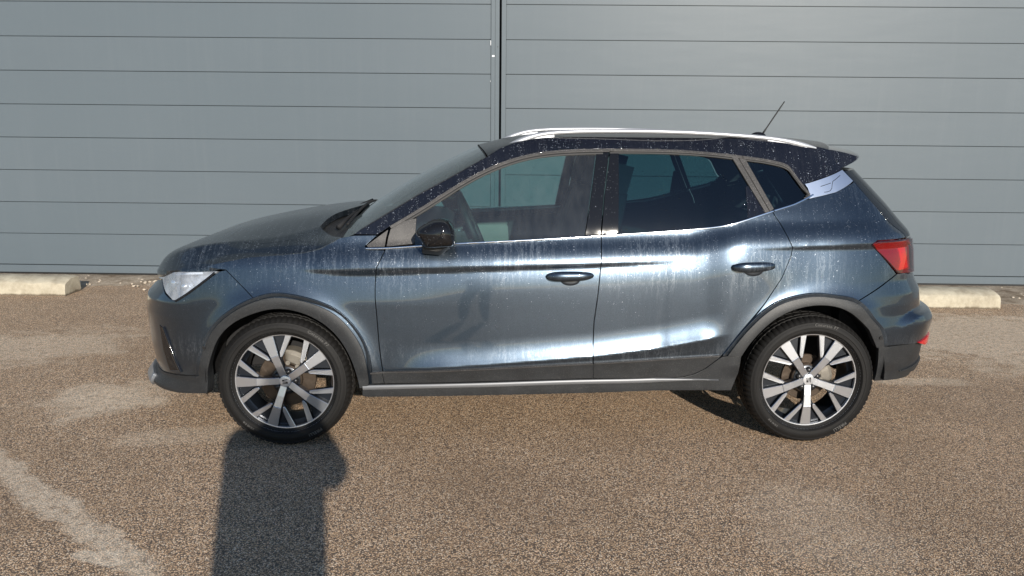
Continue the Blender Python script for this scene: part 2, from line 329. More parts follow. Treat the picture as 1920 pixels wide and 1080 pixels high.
M['rail'] = simple('satin_aluminium_rail', (.46, .475, .50), .38, .55, bump=.15, bscale=300)
M['silver'] = simple('silver_paint', (.30, .32, .35), .40, .7, coat=.3)
M['sillstrip'] = simple('dull_grey_strip', (.17, .175, .185), .42, .3)
M['plate'] = simple('brushed_silver_plate', (.62, .70, .84), .36, .9)
M['glass_f'] = glass('green_tinted_glass', (.50, .72, .70), film=.05, drops=.22)  # pale film also puts the haze of reflected sky into the front panes
M['glass_r'] = glass('privacy_glass', (.22, .40, .42), film=.0, drops=.14)
M['glass_w'] = glass('windscreen_glass', (.55, .72, .68), film=.10, drops=.5, filmcol=(.33, .40, .38))
M['tail_glass'] = simple('dark_tailgate_glass', (.006, .009, .015), .08, 0, coat=0, spec=.45)
M['cloth'] = simple('dark_seat_cloth', (.030, .032, .036), .9, bump=.5, bscale=700, var=.3, vscale=30)
M['dash'] = simple('dashboard_plastic', (.035, .037, .040), .55, bump=.3, bscale=400)
M['card'] = simple('pale_door_card', (.22, .22, .21), .7)
M['rubber'] = simple('tyre_rubber', (.0075, .0070, .0066), .66, spec=.3, bump=.6, bscale=160, var=.35, vscale=14)
M['alloy_face'] = simple('machined_alloy_face', (.58, .60, .64), .30, .92, coat=.3)
M['alloy_dark'] = simple('dark_blue_grey_alloy', (.013, .017, .024), .35, .4, coat=.4)
M['disc'] = simple('worn_brake_disc', (.085, .064, .048), .45, .7, bump=.4, bscale=90, var=.3, vscale=40)
M['caliper'] = simple('cast_caliper_metal', (.20, .18, .15), .6, .3, bump=.5, bscale=120, var=.3, vscale=40)
M['bolt'] = simple('black_bolt_cap', (.018, .018, .019), .32)
M['cap'] = simple('silver_centre_cap', (.72, .74, .77), .28, .7)

def lens(name, rgb, tr=.6, rough=.05):
    m, n, l, b = new_mat(name)
    b.inputs['Base Color'].default_value = (*rgb, 1); b.inputs['Roughness'].default_value = rough
    b.inputs['Transmission Weight'].default_value = tr; b.inputs['IOR'].default_value = 1.2
    b.inputs['Coat Weight'].default_value = 1; b.inputs['Coat Roughness'].default_value = .03
    return m
M['red'] = glass('red_lens', (.66, .018, .035), film=.07, drops=.3, filmcol=(.22, .004, .012))
M['red_core'] = simple('red_reflector', (1.0, .10, .06), .3, .0, bump=.8, bscale=180)
M['lens'] = glass('clear_headlamp_lens', (.86, .89, .92), film=.34, drops=.8, filmcol=(.75, .80, .88))
M['lamp_in'] = simple('headlamp_inner', (.55, .59, .66), .30, .6, bump=.6, bscale=60, var=.5, vscale=25)

# ------------------------------------------------------------------ object helpers
def tag(o, label=None, cat=None, group=None, kind=None):
    for k, v in (('label', label), ('category', cat), ('group', group), ('kind', kind)):
        if v: o[k] = v
    return o

def empty(name, loc=(0, 0, 0), rz=0, parent=None):
    o = bpy.data.objects.new(name, None); col.objects.link(o); o.location = loc; o.rotation_euler = (0, 0, rz)
    o.empty_display_size = .2
    if parent: o.parent = parent
    return o

def mk(name, verts, faces, mats, parent=None, smooth=False, normals=None, midx=None, loc=None):
    me = bpy.data.meshes.new(name); me.from_pydata([tuple(map(float, v)) for v in verts], [], faces)
    for m in (mats if isinstance(mats, (list, tuple)) else [mats]): me.materials.append(m)
    if midx is not None: me.polygons.foreach_set('material_index', midx)
    if smooth: me.polygons.foreach_set('use_smooth', [True] * len(me.polygons))
    me.update()
    if normals is not None:
        me.normals_split_custom_set_from_vertices([tuple(map(float, v)) for v in normals])
    o = bpy.data.objects.new(name, me); col.objects.link(o)
    if parent: o.parent = parent
    if loc: o.location = loc
    return o

def from_bm(name, bm, mats, parent=None, smooth=False, loc=None, angle=None):
    me = bpy.data.meshes.new(name); bm.to_mesh(me); bm.free()
    for m in (mats if isinstance(mats, (list, tuple)) else [mats]): me.materials.append(m)
    if smooth: me.polygons.foreach_set('use_smooth', [True] * len(me.polygons))
    if angle: me.set_sharp_from_angle(angle=R(angle))
    o = bpy.data.objects.new(name, me); col.objects.link(o)
    if parent: o.parent = parent
    if loc: o.location = loc
    return o

def box(bm, c, s, rot=None, bevel=0):
    r = bmesh.ops.create_cube(bm, size=1)
    vs = r['verts']; m = Matrix.Translation(c) @ (rot.to_4x4() if rot else Matrix()) @ Matrix.Diagonal((*s, 1))
    bmesh.ops.transform(bm, matrix=m, verts=vs)
    if bevel:
        es = list({e for v in vs for e in v.link_edges})
        bmesh.ops.bevel(bm, geom=es, offset=bevel, segments=2, affect='EDGES', clamp_overlap=True)

def lathe_y(profile, seg, closed=False):
    """profile [(r, y)] turned round the y axis -> verts, faces"""
    V, F = [], []; n = len(profile)
    for i in range(seg):
        a = 2 * math.pi * i / seg; c, s = math.cos(a), math.sin(a)
        V += [(r * c, y, r * s) for r, y in profile]
    for i in range(seg):
        j = (i + 1) % seg
        for k in range(n - (0 if closed else 1)):
            k2 = (k + 1) % n
            F.append((i * n + k, j * n + k, j * n + k2, i * n + k2))
    return V, F

def grid(P):
    n, m = len(P), len(P[0])
    V = [p for row in P for p in row]
    F = [(i * m + j, (i + 1) * m + j, (i + 1) * m + j + 1, i * m + j + 1) for i in range(n - 1) for j in range(m - 1)]
    return V, F

def shrink(poly, g):
    """move a polygon's outline inward by g"""
    p = np.array(poly, float); p = p[np.hypot(*(p - np.roll(p, 1, 0)).T) > 2e-4]; a = .5 * np.sum(p[:, 0] * np.roll(p[:, 1], -1) - np.roll(p[:, 0], -1) * p[:, 1])
    if a < 0: p = p[::-1]
    out = []
    n = len(p)
    for i in range(n):
        e1 = p[i] - p[i - 1]; e2 = p[(i + 1) % n] - p[i]
        e1 /= np.hypot(*e1) + 1e-12; e2 /= np.hypot(*e2) + 1e-12
        n1 = np.array([-e1[1], e1[0]]); n2 = np.array([-e2[1], e2[0]])
        b = n1 + n2; d = 1 + n1 @ n2
        out.append(p[i] + (b / max(d, .35)) * g)
    return np.array(out)

def dens(poly, step):
    out = []
    for i in range(len(poly)):
        a, b = np.array(poly[i]), np.array(poly[(i + 1) % len(poly)])
        k = max(1, int(np.ceil(np.hypot(*(b - a)) / step)))
        out += [a + (b - a) * t / k for t in range(k)]
    return np.array(out)

def smooth_line(pts, step=.015):
    p = np.array(pts, float); p = p[np.concatenate([[True], np.hypot(*(p[1:] - p[:-1]).T) > 1e-3])]; d = np.concatenate([[0], np.cumsum(np.hypot(*(p[1:] - p[:-1]).T))])
    q = np.linspace(0, d[-1], max(2, int(d[-1] / step)))
    return np.stack([cspline(d, p[:, 0], q), cspline(d, p[:, 1], q)], 1)

def inside(poly, q):
    x, y = q[:, 0], q[:, 1]; r = np.zeros(len(q), bool)
    for i in range(len(poly)):
        x1, y1 = poly[i]; x2, y2 = poly[(i + 1) % len(poly)]
        if y1 == y2: continue
        c = ((y1 > y) != (y2 > y)) & (x < (x2 - x1) * (y - y1) / (y2 - y1) + x1)
        r ^= c
    return r

def dist_poly(poly, q):
    d = np.full(len(q), 9.)
    for i in range(len(poly)):
        a = poly[i]; b = poly[(i + 1) % len(poly)]; ab = b - a
        t = np.clip(((q - a) @ ab) / (ab @ ab + 1e-12), 0, 1)
        d = np.minimum(d, np.hypot(*(q - (a + t[:, None] * ab)).T))
    return d

def panel(name, poly, mat, parent, off=0., depth=.022, gap=.0028, ds=.022, dz=.009, sides=(1,), offs=None, rnd=.0022, holes=None):
    """one sheet of bodywork cut from the flank surface: outline in (s, z), rolled edge and return flange.
    sides: 1 = the near flank, -1 = its mirror image. Returns a list of objects."""
    p = dens(shrink(poly, gap), .014)
    lo, hi = p.min(0), p.max(0)
    gs, gz = np.meshgrid(np.arange(lo[0], hi[0], ds), np.arange(lo[1], hi[1], dz), indexing='ij')
    q = np.stack([gs.ravel() + (np.arange(gs.size) % 2) * 1e-4, gz.ravel()], 1)
    q = q[inside(p, q)]
    if len(q): q = q[dist_poly(p, q) > .0035]
    allp = [Vector(v) for v in p] + [Vector(v) for v in q]
    n = len(p)
    vo, _, fo, ov, _, _ = delaunay_2d_cdt(allp, [], [list(range(n))], 1, 1e-7)
    vo = np.array([tuple(v) for v in vo])
    idx = {}
    for k, src in enumerate(ov):
        for t in src: idx.setdefault(t, k)
    ring = [idx[i] for i in range(n)]
    offv = off if offs is None else off + offs(vo[:, 0], vo[:, 1])
    N = Bn(vo[:, 0], vo[:, 1]); base = B(vo[:, 0], vo[:, 1]); P = base + N * (offv[:, None] if np.ndim(offv) else offv)
    if offs is not None:                     # normals of the raised surface itself
        e = .0015
        def at(ds_, dz_):
            s_, z_ = vo[:, 0] + ds_, vo[:, 1] + dz_
            return B(s_, z_) + Bn(s_, z_) * (off + offs(s_, z_))[:, None]
        N2 = np.cross(at(e, 0) - at(-e, 0), at(0, e) - at(0, -e)); N = N2 / np.maximum(np.linalg.norm(N2, axis=1, keepdims=True), 1e-12)
    V = list(P); NN = list(N); F = [tuple(f) for f in fo]
    # face orientation: outward is towards -y on the near flank
    f0 = F[len(F) // 2]; fn = np.cross(P[f0[1]] - P[f0[0]], P[f0[2]] - P[f0[0]])
    if fn @ N[f0[0]] < 0: F = [f[::-1] for f in F]
    # rolled edge
    ring2 = []; ring3 = []; m = len(ring)
    for i in range(m):
        a, b, c = P[ring[i - 1]], P[ring[i]], P[ring[(i + 1) % m]]
        t = c - a; t = t / (np.linalg.norm(t) + 1e-12)
        o = np.cross(t, N[ring[i]]); o /= np.linalg.norm(o) + 1e-12
        ring2.append(len(V)); V.append(b + o * rnd * .6 - N[ring[i]] * rnd); NN.append(o)
        ring3.append(len(V)); V.append(b + o * rnd * .6 - N[ring[i]] * depth); NN.append(o)
    # check winding of the ring relative to outward direction
    cen = P[ring].mean(0); i0 = 0
    sgn = 1
    a2 = .5 * np.sum(p[:, 0] * np.roll(p[:, 1], -1) - np.roll(p[:, 0], -1) * p[:, 1])
    # p is counter-clockwise in (s, z); o must point out of the outline
    o0 = np.array(NN[ring2[0]]); e = P[ring[0]] - P[idx[n]] if len(q) and n in idx else P[ring[0]] - cen
    tot = sum(float(np.dot(NN[ring2[i]], P[ring[i]] - cen)) for i in range(m))
    if tot < 0:
        for i in range(m):
            b = P[ring[i]]; o = -np.array(NN[ring2[i]])
            V[ring2[i]] = b + o * rnd * .6 - N[ring[i]] * rnd; V[ring3[i]] = b + o * rnd * .6 - N[ring[i]] * depth
            NN[ring2[i]] = o; NN[ring3[i]] = o
    for i in range(m):
        j = (i + 1) % m
        F.append((ring[i], ring[j], ring2[j], ring2[i])); F.append((ring2[i], ring2[j], ring3[j], ring3[i]))
    fi = F[-1]; fn = np.cross(np.array(V[fi[1]]) - V[fi[0]], np.array(V[fi[2]]) - V[fi[0]])
    if fn @ np.array(NN[ring2[m - 1]]) < 0:
        F[-2 * m:] = [f[::-1] for f in F[-2 * m:]]
    res = []
    V = np.array(V); NN = np.array(NN)
    for sd_ in sides:
        if sd_ == 1: o = mk(name, V, F, mat, parent, True, NN)
        else: o = mk(name, V * [1, -1, 1], [f[::-1] for f in F], mat, parent, True, NN * [1, -1, 1])
        res.append(o)
    return res

def band_poly(a, b):
    return [tuple(x) for x in a] + [tuple(x) for x in b[::-1]]

def tube(name, pts, rad, mat, parent=None, seg=10, flat=1.0, cap=True):
    """pts 3D centre line; rad number or list; flat squashes the section across the local normal"""
    pts = [Vector(p) for p in pts]; n = len(pts); V, F = [], []
    up = Vector((0, 0, 1))
    for i, p in enumerate(pts):
        t = (pts[min(i + 1, n - 1)] - pts[max(i - 1, 0)]).normalized()
        u = t.cross(up);
        if u.length < 1e-4: u = t.cross(Vector((0, 1, 0)))
        u.normalize(); w = u.cross(t).normalized(); r = rad[i] if isinstance(rad, (list, tuple)) else rad
        for k in range(seg):
            a = 2 * math.pi * k / seg
            V.append(p + u * (math.cos(a) * r) + w * (math.sin(a) * r * flat))
    for i in range(n - 1):
        for k in range(seg):
            k2 = (k + 1) % seg
            F.append((i * seg + k, i * seg + k2, (i + 1) * seg + k2, (i + 1) * seg + k))
    if cap: F.append(tuple(range(seg))[::-1]); F.append(tuple((n - 1) * seg + k for k in range(seg)))
    return mk(name, V, F, mat, parent, True)

def surf_rail(name, line, w, h, mat, parent, off=0., sides=(1,)):
    """a moulding of half-width w laid along a line on the flank, standing h proud, domed"""
    L = smooth_line(line, .02) if len(line) > 2 else np.array(line[0]) + (np.array(line[1]) - np.array(line[0])) * np.linspace(0, 1, 24)[:, None]
    t = np.gradient(L, axis=0); t /= np.hypot(*t.T)[:, None]; nn = np.stack([-t[:, 1], t[:, 0]], 1)
    rows = []
    for k, hh in ((-1, -.004), (-1, h * .5), (-.6, h * .93), (0, h), (.6, h * .93), (1, h * .5), (1, -.004)):
        ww = w(np.linspace(0, 1, len(L)))[:, None] if callable(w) else w
        q = L + nn * k * ww
        rows.append(B(q[:, 0], q[:, 1], off + hh))
    P = np.array(rows).transpose(1, 0, 2)
    V, F = grid(P); V = np.array(V)
    n0 = len(P[0]); F.append(tuple(range(n0))); F.append(tuple(range(len(V) - n0, len(V)))[::-1])
    out = []
    for s_ in sides:
        out.append(mk(name, V if s_ == 1 else V * [1, -1, 1], F if s_ == -1 else [f[::-1] for f in F], mat, parent, True))
    for o in out:
        bm = bmesh.new(); bm.from_mesh(o.data); bmesh.ops.recalc_face_normals(bm, faces=bm.faces); bm.to_mesh(o.data); bm.free()
        o.data.set_sharp_from_angle(angle=R(50))
    return out

# ------------------------------------------------------------------ the ground
def ground_material():
    m, n, l, b = new_mat('weathered_aggregate_asphalt')
    tc = n.new('ShaderNodeTexCoord'); ob = tc.outputs['Object']
    warp = noise(n, l, ob, 6, 2)
    v = n.new('ShaderNodeTexVoronoi'); v.inputs['Scale'].default_value = 180; v.inputs['Randomness'].default_value = 1
    l.new(ob, v.inputs['Vector'])
    sc = n.new('ShaderNodeSeparateColor'); l.new(v.outputs['Color'], sc.inputs[0])
    v2 = n.new('ShaderNodeTexVoronoi'); v2.inputs['Scale'].default_value = 330; l.new(ob, v2.inputs['Vector'])
    sc2 = n.new('ShaderNodeSeparateColor'); l.new(v2.outputs['Color'], sc2.inputs[0])
    stone = ramp(n, l, sc.outputs[0], [(0, (.05, .033, .022)), (.18, (.20, .130, .082)), (.45, (.44, .300, .190)), (.7, (.58, .420, .285)), (.86, (.66, .530, .40)), (1, (.80, .71, .58))])
    stone2 = ramp(n, l, sc2.outputs[1], [(0, (.06, .041, .030)), (.5, (.40, .275, .18)), (1, (.66, .52, .38))])
    c = mixc(n, l, .36, stone, stone2)
    fine = noise(n, l, ob, 700, 3, .7)
    c = mixc(n, l, ramp(n, l, fine, [(.3, .35), (.7, 0.)]), c, (.05, .04, .032))
    # binder shows between the stones
    gapm = ramp(n, l, v.outputs['Distance'], [(.40, 0.), (.64, .93)])
    c = mixc(n, l, gapm, c, (.045, .036, .030))
    # larger damp and dry fields
    d1 = noise(n, l, mapping(n, l, ob, (.55, .8, 1), (4.2, 1.1, 0)), 1, 5, .6)
    d2 = noise(n, l, mapping(n, l, ob, (2.2, 3.0, 1), (9, 3, 0)), 1, 5, .62)
    wet = math_node(n, l, 'ADD', math_node(n, l, 'MULTIPLY', d1, .6), math_node(n, l, 'MULTIPLY', d2, .4))
    c = mixc(n, l, ramp(n, l, wet, [(.42, .26), (.56, 0.)]), c, (.12, .082, .052))
    # pale dry patches and the worn remains of a painted line, each with a place of its own
    sep = n.new('ShaderNodeSeparateXYZ'); l.new(ob, sep.inputs[0]); X, Y = sep.outputs[0], sep.outputs[1]
    rag = noise(n, l, mapping(n, l, ob, (3.5, 4.5, 1)), 1, 9, .74); fin = noise(n, l, ob, 26, 8, .8)
    def blob(x, y, rx, ry, amt, rot=0., soft=.5):
        ca, sa = math.cos(rot), math.sin(rot)
        dx = math_node(n, l, 'SUBTRACT', X, x); dy = math_node(n, l, 'SUBTRACT', Y, y)
        u = math_node(n, l, 'ADD', math_node(n, l, 'MULTIPLY', dx, ca / rx), math_node(n, l, 'MULTIPLY', dy, sa / rx))
        w = math_node(n, l, 'ADD', math_node(n, l, 'MULTIPLY', dx, -sa / ry), math_node(n, l, 'MULTIPLY', dy, ca / ry))
        r = math_node(n, l, 'SQRT', math_node(n, l, 'ADD', math_node(n, l, 'MULTIPLY', u, u), math_node(n, l, 'MULTIPLY', w, w)))
        r = math_node(n, l, 'ADD', r, math_node(n, l, 'MULTIPLY', math_node(n, l, 'SUBTRACT', rag, .5), 2.6))
        r = math_node(n, l, 'ADD', r, math_node(n, l, 'MULTIPLY', math_node(n, l, 'SUBTRACT', fin, .5), 1.3))
        k = ramp(n, l, r, [(max(.3, 1 - soft * .6), 1.), (1 + .1, 0.)])
        k = math_node(n, l, 'MULTIPLY', k, ramp(n, l, fin, [(.36, .12), (.60, 1.)]))
        return math_node(n, l, 'MULTIPLY', k, amt * .72)
    pale = blob(-2.15, 4.25, .42, .34, .75, soft=.8)
    for a in ((-3.1, 5.3, .75, .55, .48, .3, .7), (-1.45, 3.72, .45, .16, .35, .2, .7), (-1.85, 3.06, 1.45, .085, .72, -.715, .6), (-1.36, 2.56, .15, .055, .95, -.3, .4),
              (3.9, 5.6, 1.5, .75, .62, 0, .4), (2.72, 4.50, .38, .10, .55, -.1, .5), (4.3, 4.9, 1.2, .35, .55, .1, .5), (1.35, 2.75, .35, .5, .22, .3, .8), (-4.6, 5.0, .9, .6, .35, 0, .8)):
        pale = math_node(n, l, 'MAXIMUM', pale, blob(*a))
    c = mixc(n, l, pale, c, (.50, .44, .36))
    dark = blob(3.05, 4.15, .8, .45, .45, -.1, .5)
    for a in ((.1, 3.0, .45, .4, .35, 0, .8), (1.9, 2.6, .5, .35, .30, 0, .8)):
        dark = math_node(n, l, 'MAXIMUM', dark, blob(*a))
    c = mixc(n, l, dark, c, (.075, .052, .036))
    hs = n.new('ShaderNodeHueSaturation'); hs.inputs['Value'].default_value = 2.1; hs.inputs['Hue'].default_value = .5; hs.inputs['Saturation'].default_value = 1.14; l.new(c, hs.inputs['Color'])
    l.new(hs.outputs[0], b.inputs['Base Color'])
    b.inputs['Roughness'].default_value = .72
    spk = ramp(n, l, sc2.outputs[2], [(.90, .75), (.96, .30)])
    l.new(spk, b.inputs['Roughness'])
    h = math_node(n, l, 'SUBTRACT', 1., v.outputs['Distance'])
    h = math_node(n, l, 'ADD', math_node(n, l, 'MULTIPLY', h, math_node(n, l, 'ADD', .5, sc.outputs[1])), math_node(n, l, 'MULTIPLY', math_node(n, l, 'SUBTRACT', 1., v2.outputs['Distance']), .5))
    h = math_node(n, l, 'ADD', h, math_node(n, l, 'MULTIPLY', noise(n, l, ob, 30, 4), .8))
    bp = n.new('ShaderNodeBump'); bp.inputs['Strength'].default_value = .9; bp.inputs['Distance'].default_value = .0032
    l.new(h, bp.inputs['Height']); l.new(bp.outputs[0], b.inputs['Normal'])
    return m

def build_ground():
    xs = [-900, -200, -40, -12, -6, 0, 6, 12, 40, 200, 900]; ys = [-1200, -300, -60, -15, -4, 0, 3, 6, 9, 15, 40, 150, 900]
    V, F = grid([[(x, y, 0) for y in ys] for x in xs])
    F = [f[::-1] if False else f for f in F]
    g = mk('ground', V, F, ground_material()); tag(g, 'brown stony asphalt of the car park with pale worn patches', None, None, 'structure')

def sand_strip():
    m, n, l, b = new_mat('sandy_gravel'); tc = n.new('ShaderNodeTexCoord'); ob = tc.outputs['Object']
    a = noise(n, l, ob, 5, 6, .7); f = noise(n, l, ob, 160, 4, .7)
    c = mixc(n, l, ramp(n, l, a, [(.35, 0.), (.62, 1.)]), (.22, .16, .10), (.62, .52, .40))
    c = mixc(n, l, ramp(n, l, f, [(.35, .6), (.6, 0.)]), c, (.12, .08, .05))
    l.new(c, b.inputs['Base Color']); b.inputs['Roughness'].default_value = .9
    bp = n.new('ShaderNodeBump'); bp.inputs['Distance'].default_value = .01; l.new(f, bp.inputs['Height']); l.new(bp.outputs[0], b.inputs['Normal'])
    rnd = random.Random(3); P = []
    nx = 260
    for i in range(nx):
        x = -7.5 + 15 * i / (nx - 1); yw = 7.70 - .057 * x
        e = .47 + .07 * math.sin(x * 1.3 + 1) + .04 * math.sin(x * 4.1) + rnd.uniform(-.03, .03)
        if x > 2.5: e += .25
        P.append([(x, yw + .02, .020), (x, yw - e * .3, .020 + rnd.uniform(0, .012)), (x, yw - e * .65, .014 + rnd.uniform(0, .006)), (x, yw - e, -.004)])
    V, F = grid(P)
    tag(mk('gravel_strip', V, F, m, None, True), 'pale sandy gravel strip along the foot of the grey doors', None, None, 'structure')
    # loose stones on the strip
    bm = bmesh.new()
    for i in range(420):
        x = rnd.uniform(-6.5, 6.5); y = 7.70 - .057 * x - abs(rnd.gauss(0, .28)) - .05; s = rnd.uniform(.005, .016)
        r = bmesh.ops.create_icosphere(bm, subdivisions=1, radius=s)
        for v in r['verts']: v.co = Vector((v.co.x * rnd.uniform(.8, 1.3), v.co.y * rnd.uniform(.8, 1.2), v.co.z * .7)) + Vector((x, y, .012 + s * .4))
    o = from_bm('loose_gravel', bm, simple('pale_pebbles', (.55, .47, .37), .9, var=.4, vscale=8)); tag(o, 'loose pale pebbles scattered along the door foot', None, None, 'stuff')

build_ground(); sand_strip()

# ------------------------------------------------------------------ the industrial doors
def wall_material():
    m, n, l, b = new_mat('grey_coated_steel'); tc = n.new('ShaderNodeTexCoord'); g = n.new('ShaderNodeNewGeometry')
    ps = g.outputs['Position']
    a = noise(n, l, mapping(n, l, ps, (.9, .9, .9)), 1, 4, .6); s = noise(n, l, mapping(n, l, ps, (14, 14, .8)), 1, 4, .6); f = noise(n, l, ps, 320, 2)
    c = mixc(n, l, a, (.106, .130, .148), (.119, .144, .163))
    c = mixc(n, l, ramp(n, l, s, [(.5, 0.), (.75, .30)]), c, (.134, .156, .174))
    oi = n.new('ShaderNodeObjectInfo')
    c = mixc(n, l, math_node(n, l, 'MULTIPLY', oi.outputs['Random'], .5), c, (.102, .127, .145))
    l.new(c, b.inputs['Base Color']); b.inputs['Roughness'].default_value = .42; b.inputs['Metallic'].default_value = .0
    b.inputs['Specular IOR Level'].default_value = .26
    wv = noise(n, l, mapping(n, l, ps, (1.4, 1.4, 5)), 1, 2)
    h = math_node(n, l, 'ADD', math_node(n, l, 'MULTIPLY', wv, 1.0), math_node(n, l, 'MULTIPLY', f, .02))
    bp = n.new('ShaderNodeBump'); bp.inputs['Strength'].default_value = .35; bp.inputs['Distance'].default_value = .005
    l.new(h, bp.inputs['Height']); l.new(bp.outputs[0], b.inputs['Normal'])
    return m

def build_doors():
    wm = wall_material(); dk = M['black']
    Z0, PH = 2.6889, .32112; jt = 9 + 7                        # joints above the bottom rail
    zb = Z0 - 8 * PH
    wa = math.atan(-.057)
    def wpos(x): return (x, 7.708 - .057 * x, 0)
    def slab(w, h, g=.0024, d=.04):
        """a shallow folded panel: flat face, turned edges"""
        bm = bmesh.new(); box(bm, (w / 2, d / 2, h / 2), (w, d, h - 2 * g), bevel=.0025)
        me = bpy.data.meshes.new('panel'); bm.to_mesh(me); bm.free(); me.materials.append(wm); return me
    for side in (-1, 1):
        x0 = .085 if side < 0 else .232
        root = empty('industrial_door', wpos(x0), wa)
        tag(root, 'grey steel door of wide horizontal panels, left of the vertical joint' if side < 0 else 'grey steel door of wide horizontal panels, right of the vertical joint', 'door', 'large grey panelled doors')
        W = 6.4; me = slab(W, PH)
        for i in range(-jt + 8, 8):
            o = bpy.data.objects.new('panel', me); col.objects.link(o); o.parent = root
            o.location = ((-W if side < 0 else 0) , random.uniform(-.0008, .0008), Z0 - (i + 1) * PH)
        bm = bmesh.new(); box(bm, (side * W / 2, .02, (zb + .035) / 2 + .0), (W, .05, zb - .045), bevel=.003)
        from_bm('bottom_rail', bm, wm, root)
        bm = bmesh.new(); box(bm, (side * W / 2, .05, 2.7), (W - .02, .02, 5.3)); from_bm('backing', bm, dk, root)
        bm = bmesh.new(); box(bm, (side * W / 2, .03, .022), (W, .02, .06)); from_bm('seal_and_gap_black', bm, M['seal'], root)  # dark strip standing in for the shaded gap under the door
        if side < 0:
            bm = bmesh.new(); box(bm, (.0215, .012, 2.72), (.039, .05, 5.36), bevel=.003); from_bm('stile', bm, wm, root)
            bm = bmesh.new(); box(bm, (.062, .007, 2.72), (.040, .05, 5.36), bevel=.003); from_bm('stile', bm, wm, root)
            for (x, z, w, h) in ((.024, 2.215, .024, .015), (-.001, 2.335, .005, .045), (-.003, 1.98, .004, .012)):
                bm = bmesh.new(); box(bm, (x, -.0145, z), (w, .002, h)); from_bm('sticker', bm, simple('white_sticker', (.75, .77, .8), .5), root)
            bm = bmesh.new(); box(bm, (.068, -.019, 2.30), (.006, .004, .01)); from_bm('rivet', bm, M['seal'], root)
        else:
            bm = bmesh.new(); box(bm, (-.0225, .010, 2.72), (.043, .05, 5.36), bevel=.003); from_bm('stile', bm, wm, root)
    # the hall the doors close, behind them
    r = empty('industrial_hall', wpos(.16), wa); tag(r, 'dark steel hall wall behind and above the grey doors', 'building')
    bm = bmesh.new(); box(bm, (0, .45, 3.6), (13.4, .7, 7.2)); o = from_bm('wall', bm, simple('dark_hall_wall', (.02, .021, .022), .8), r)
    bm = bmesh.new(); box(bm, (0, .04, 6.3), (13.4, .06, 1.7), bevel=.01); from_bm('fascia', bm, wm, r)
    for s_ in (-1, 1):
        bm = bmesh.new(); box(bm, (s_ * 10.2, .40, 3.6), (7.0, .7, 7.2), bevel=.01); from_bm('side_wall', bm, wm, r)
build_doors()

# ------------------------------------------------------------------ concrete parking blocks
def block(name, x0, x1, y0, y1, lab, seed):
    m, n, l, b = new_mat('cast_concrete'); tc = n.new('ShaderNodeTexCoord'); ob = tc.outputs['Object']
    a = noise(n, l, mapping(n, l, ob, (1, 1, 1), (seed, 0, 0)), 7, 6, .65); f = noise(n, l, ob, 90, 4, .7)
    c = mixc(n, l, ramp(n, l, a, [(.35, 0.), (.62, 1.)]), (.33, .285, .21), (.52, .47, .36))
    c = mixc(n, l, ramp(n, l, f, [(.25, .5), (.42, 0.)]), c, (.17, .14, .10))
    sp = n.new('ShaderNodeSeparateXYZ'); l.new(ob, sp.inputs[0])
    low = ramp(n, l, math_node(n, l, 'ADD', sp.outputs[2], math_node(n, l, 'MULTIPLY', math_node(n, l, 'SUBTRACT', a, .5), .06)), [(.008, .85), (.022, 0.)])
    c = mixc(n, l, low, c, (.09, .065, .04))
    l.new(c, b.inputs['Base Color']); b.inputs['Roughness'].default_value = .88
    bp = n.new('ShaderNodeBump'); bp.inputs['Distance'].default_value = .006; bp.inputs['Strength'].default_value = .8
    l.new(math_node(n, l, 'ADD', f, a), bp.inputs['Height']); l.new(bp.outputs[0], b.inputs['Normal'])
    L = math.hypot(x1 - x0, y1 - y0); rnd = random.Random(seed); P = []
    nx = 60; prof = [(.0, -.01), (.004, .06), (.014, .110), (.030, .125), (.11, .150), (.20, .160), (.24, .150), (.258, .06), (.26, -.01)]
    for i in range(nx):
        t = i / (nx - 1); e = 0
        P.append([(t * L, y + rnd.uniform(-.0015, .0015), z + (rnd.uniform(-.003, .003) if z > .05 else 0) - (.012 if i in (0, nx - 1) and z > .1 else 0)) for y, z in prof])
    V, F = grid(P); k = len(prof); F += [tuple(range(k)), tuple(range((nx - 1) * k, nx * k))[::-1]]
    bm = bmesh.new(); vs = [bm.verts.new(v) for v in V]; [bm.faces.new([vs[i] for i in f]) for f in F]
    bmesh.ops.recalc_face_normals(bm, faces=bm.faces)
    o = from_bm(name, bm, m, None, True, (x0, y0, 0), 35); o.rotation_euler.z = math.atan2(y1 - y0, x1 - x0)
    tag(o, lab, 'parking block', 'concrete parking blocks along the doors')
block('parking_block', -5.72, -3.79, 7.09, 6.985, 'low concrete parking block in front of the car, at the left', 3)
block('parking_block', 2.72, 4.60, 6.575, 6.468, 'low concrete parking block behind the tail of the car, at the right', 8)

# ------------------------------------------------------------------ the car
CAR = empty('parked_car', (-.947, 4.405, 0))
tag(CAR, 'dark blue-grey compact crossover with silver roof rails parked side-on before the grey doors', 'car')

def rev(a): return a[::-1]
belt = TR['belt']; cut = TR['hoodcut']
fm = [(-.396, .362), (-.374, .452), (-.331, .541), (-.267, .613), (-.184, .671), (-.119, .703), (-.022, .727), (.072, .722), (.185, .683), (.270, .626), (.339, .540), (.377, .458), (.392, .380), (.394, .285)]
rm = [(2.146, .462), (2.222, .564), (2.302, .653), (2.40, .712), (2.495, .735), (2.608, .734), (2.706, .700), (2.784, .618), (2.836, .549), (2.871, .498)]
both = (1, -1)

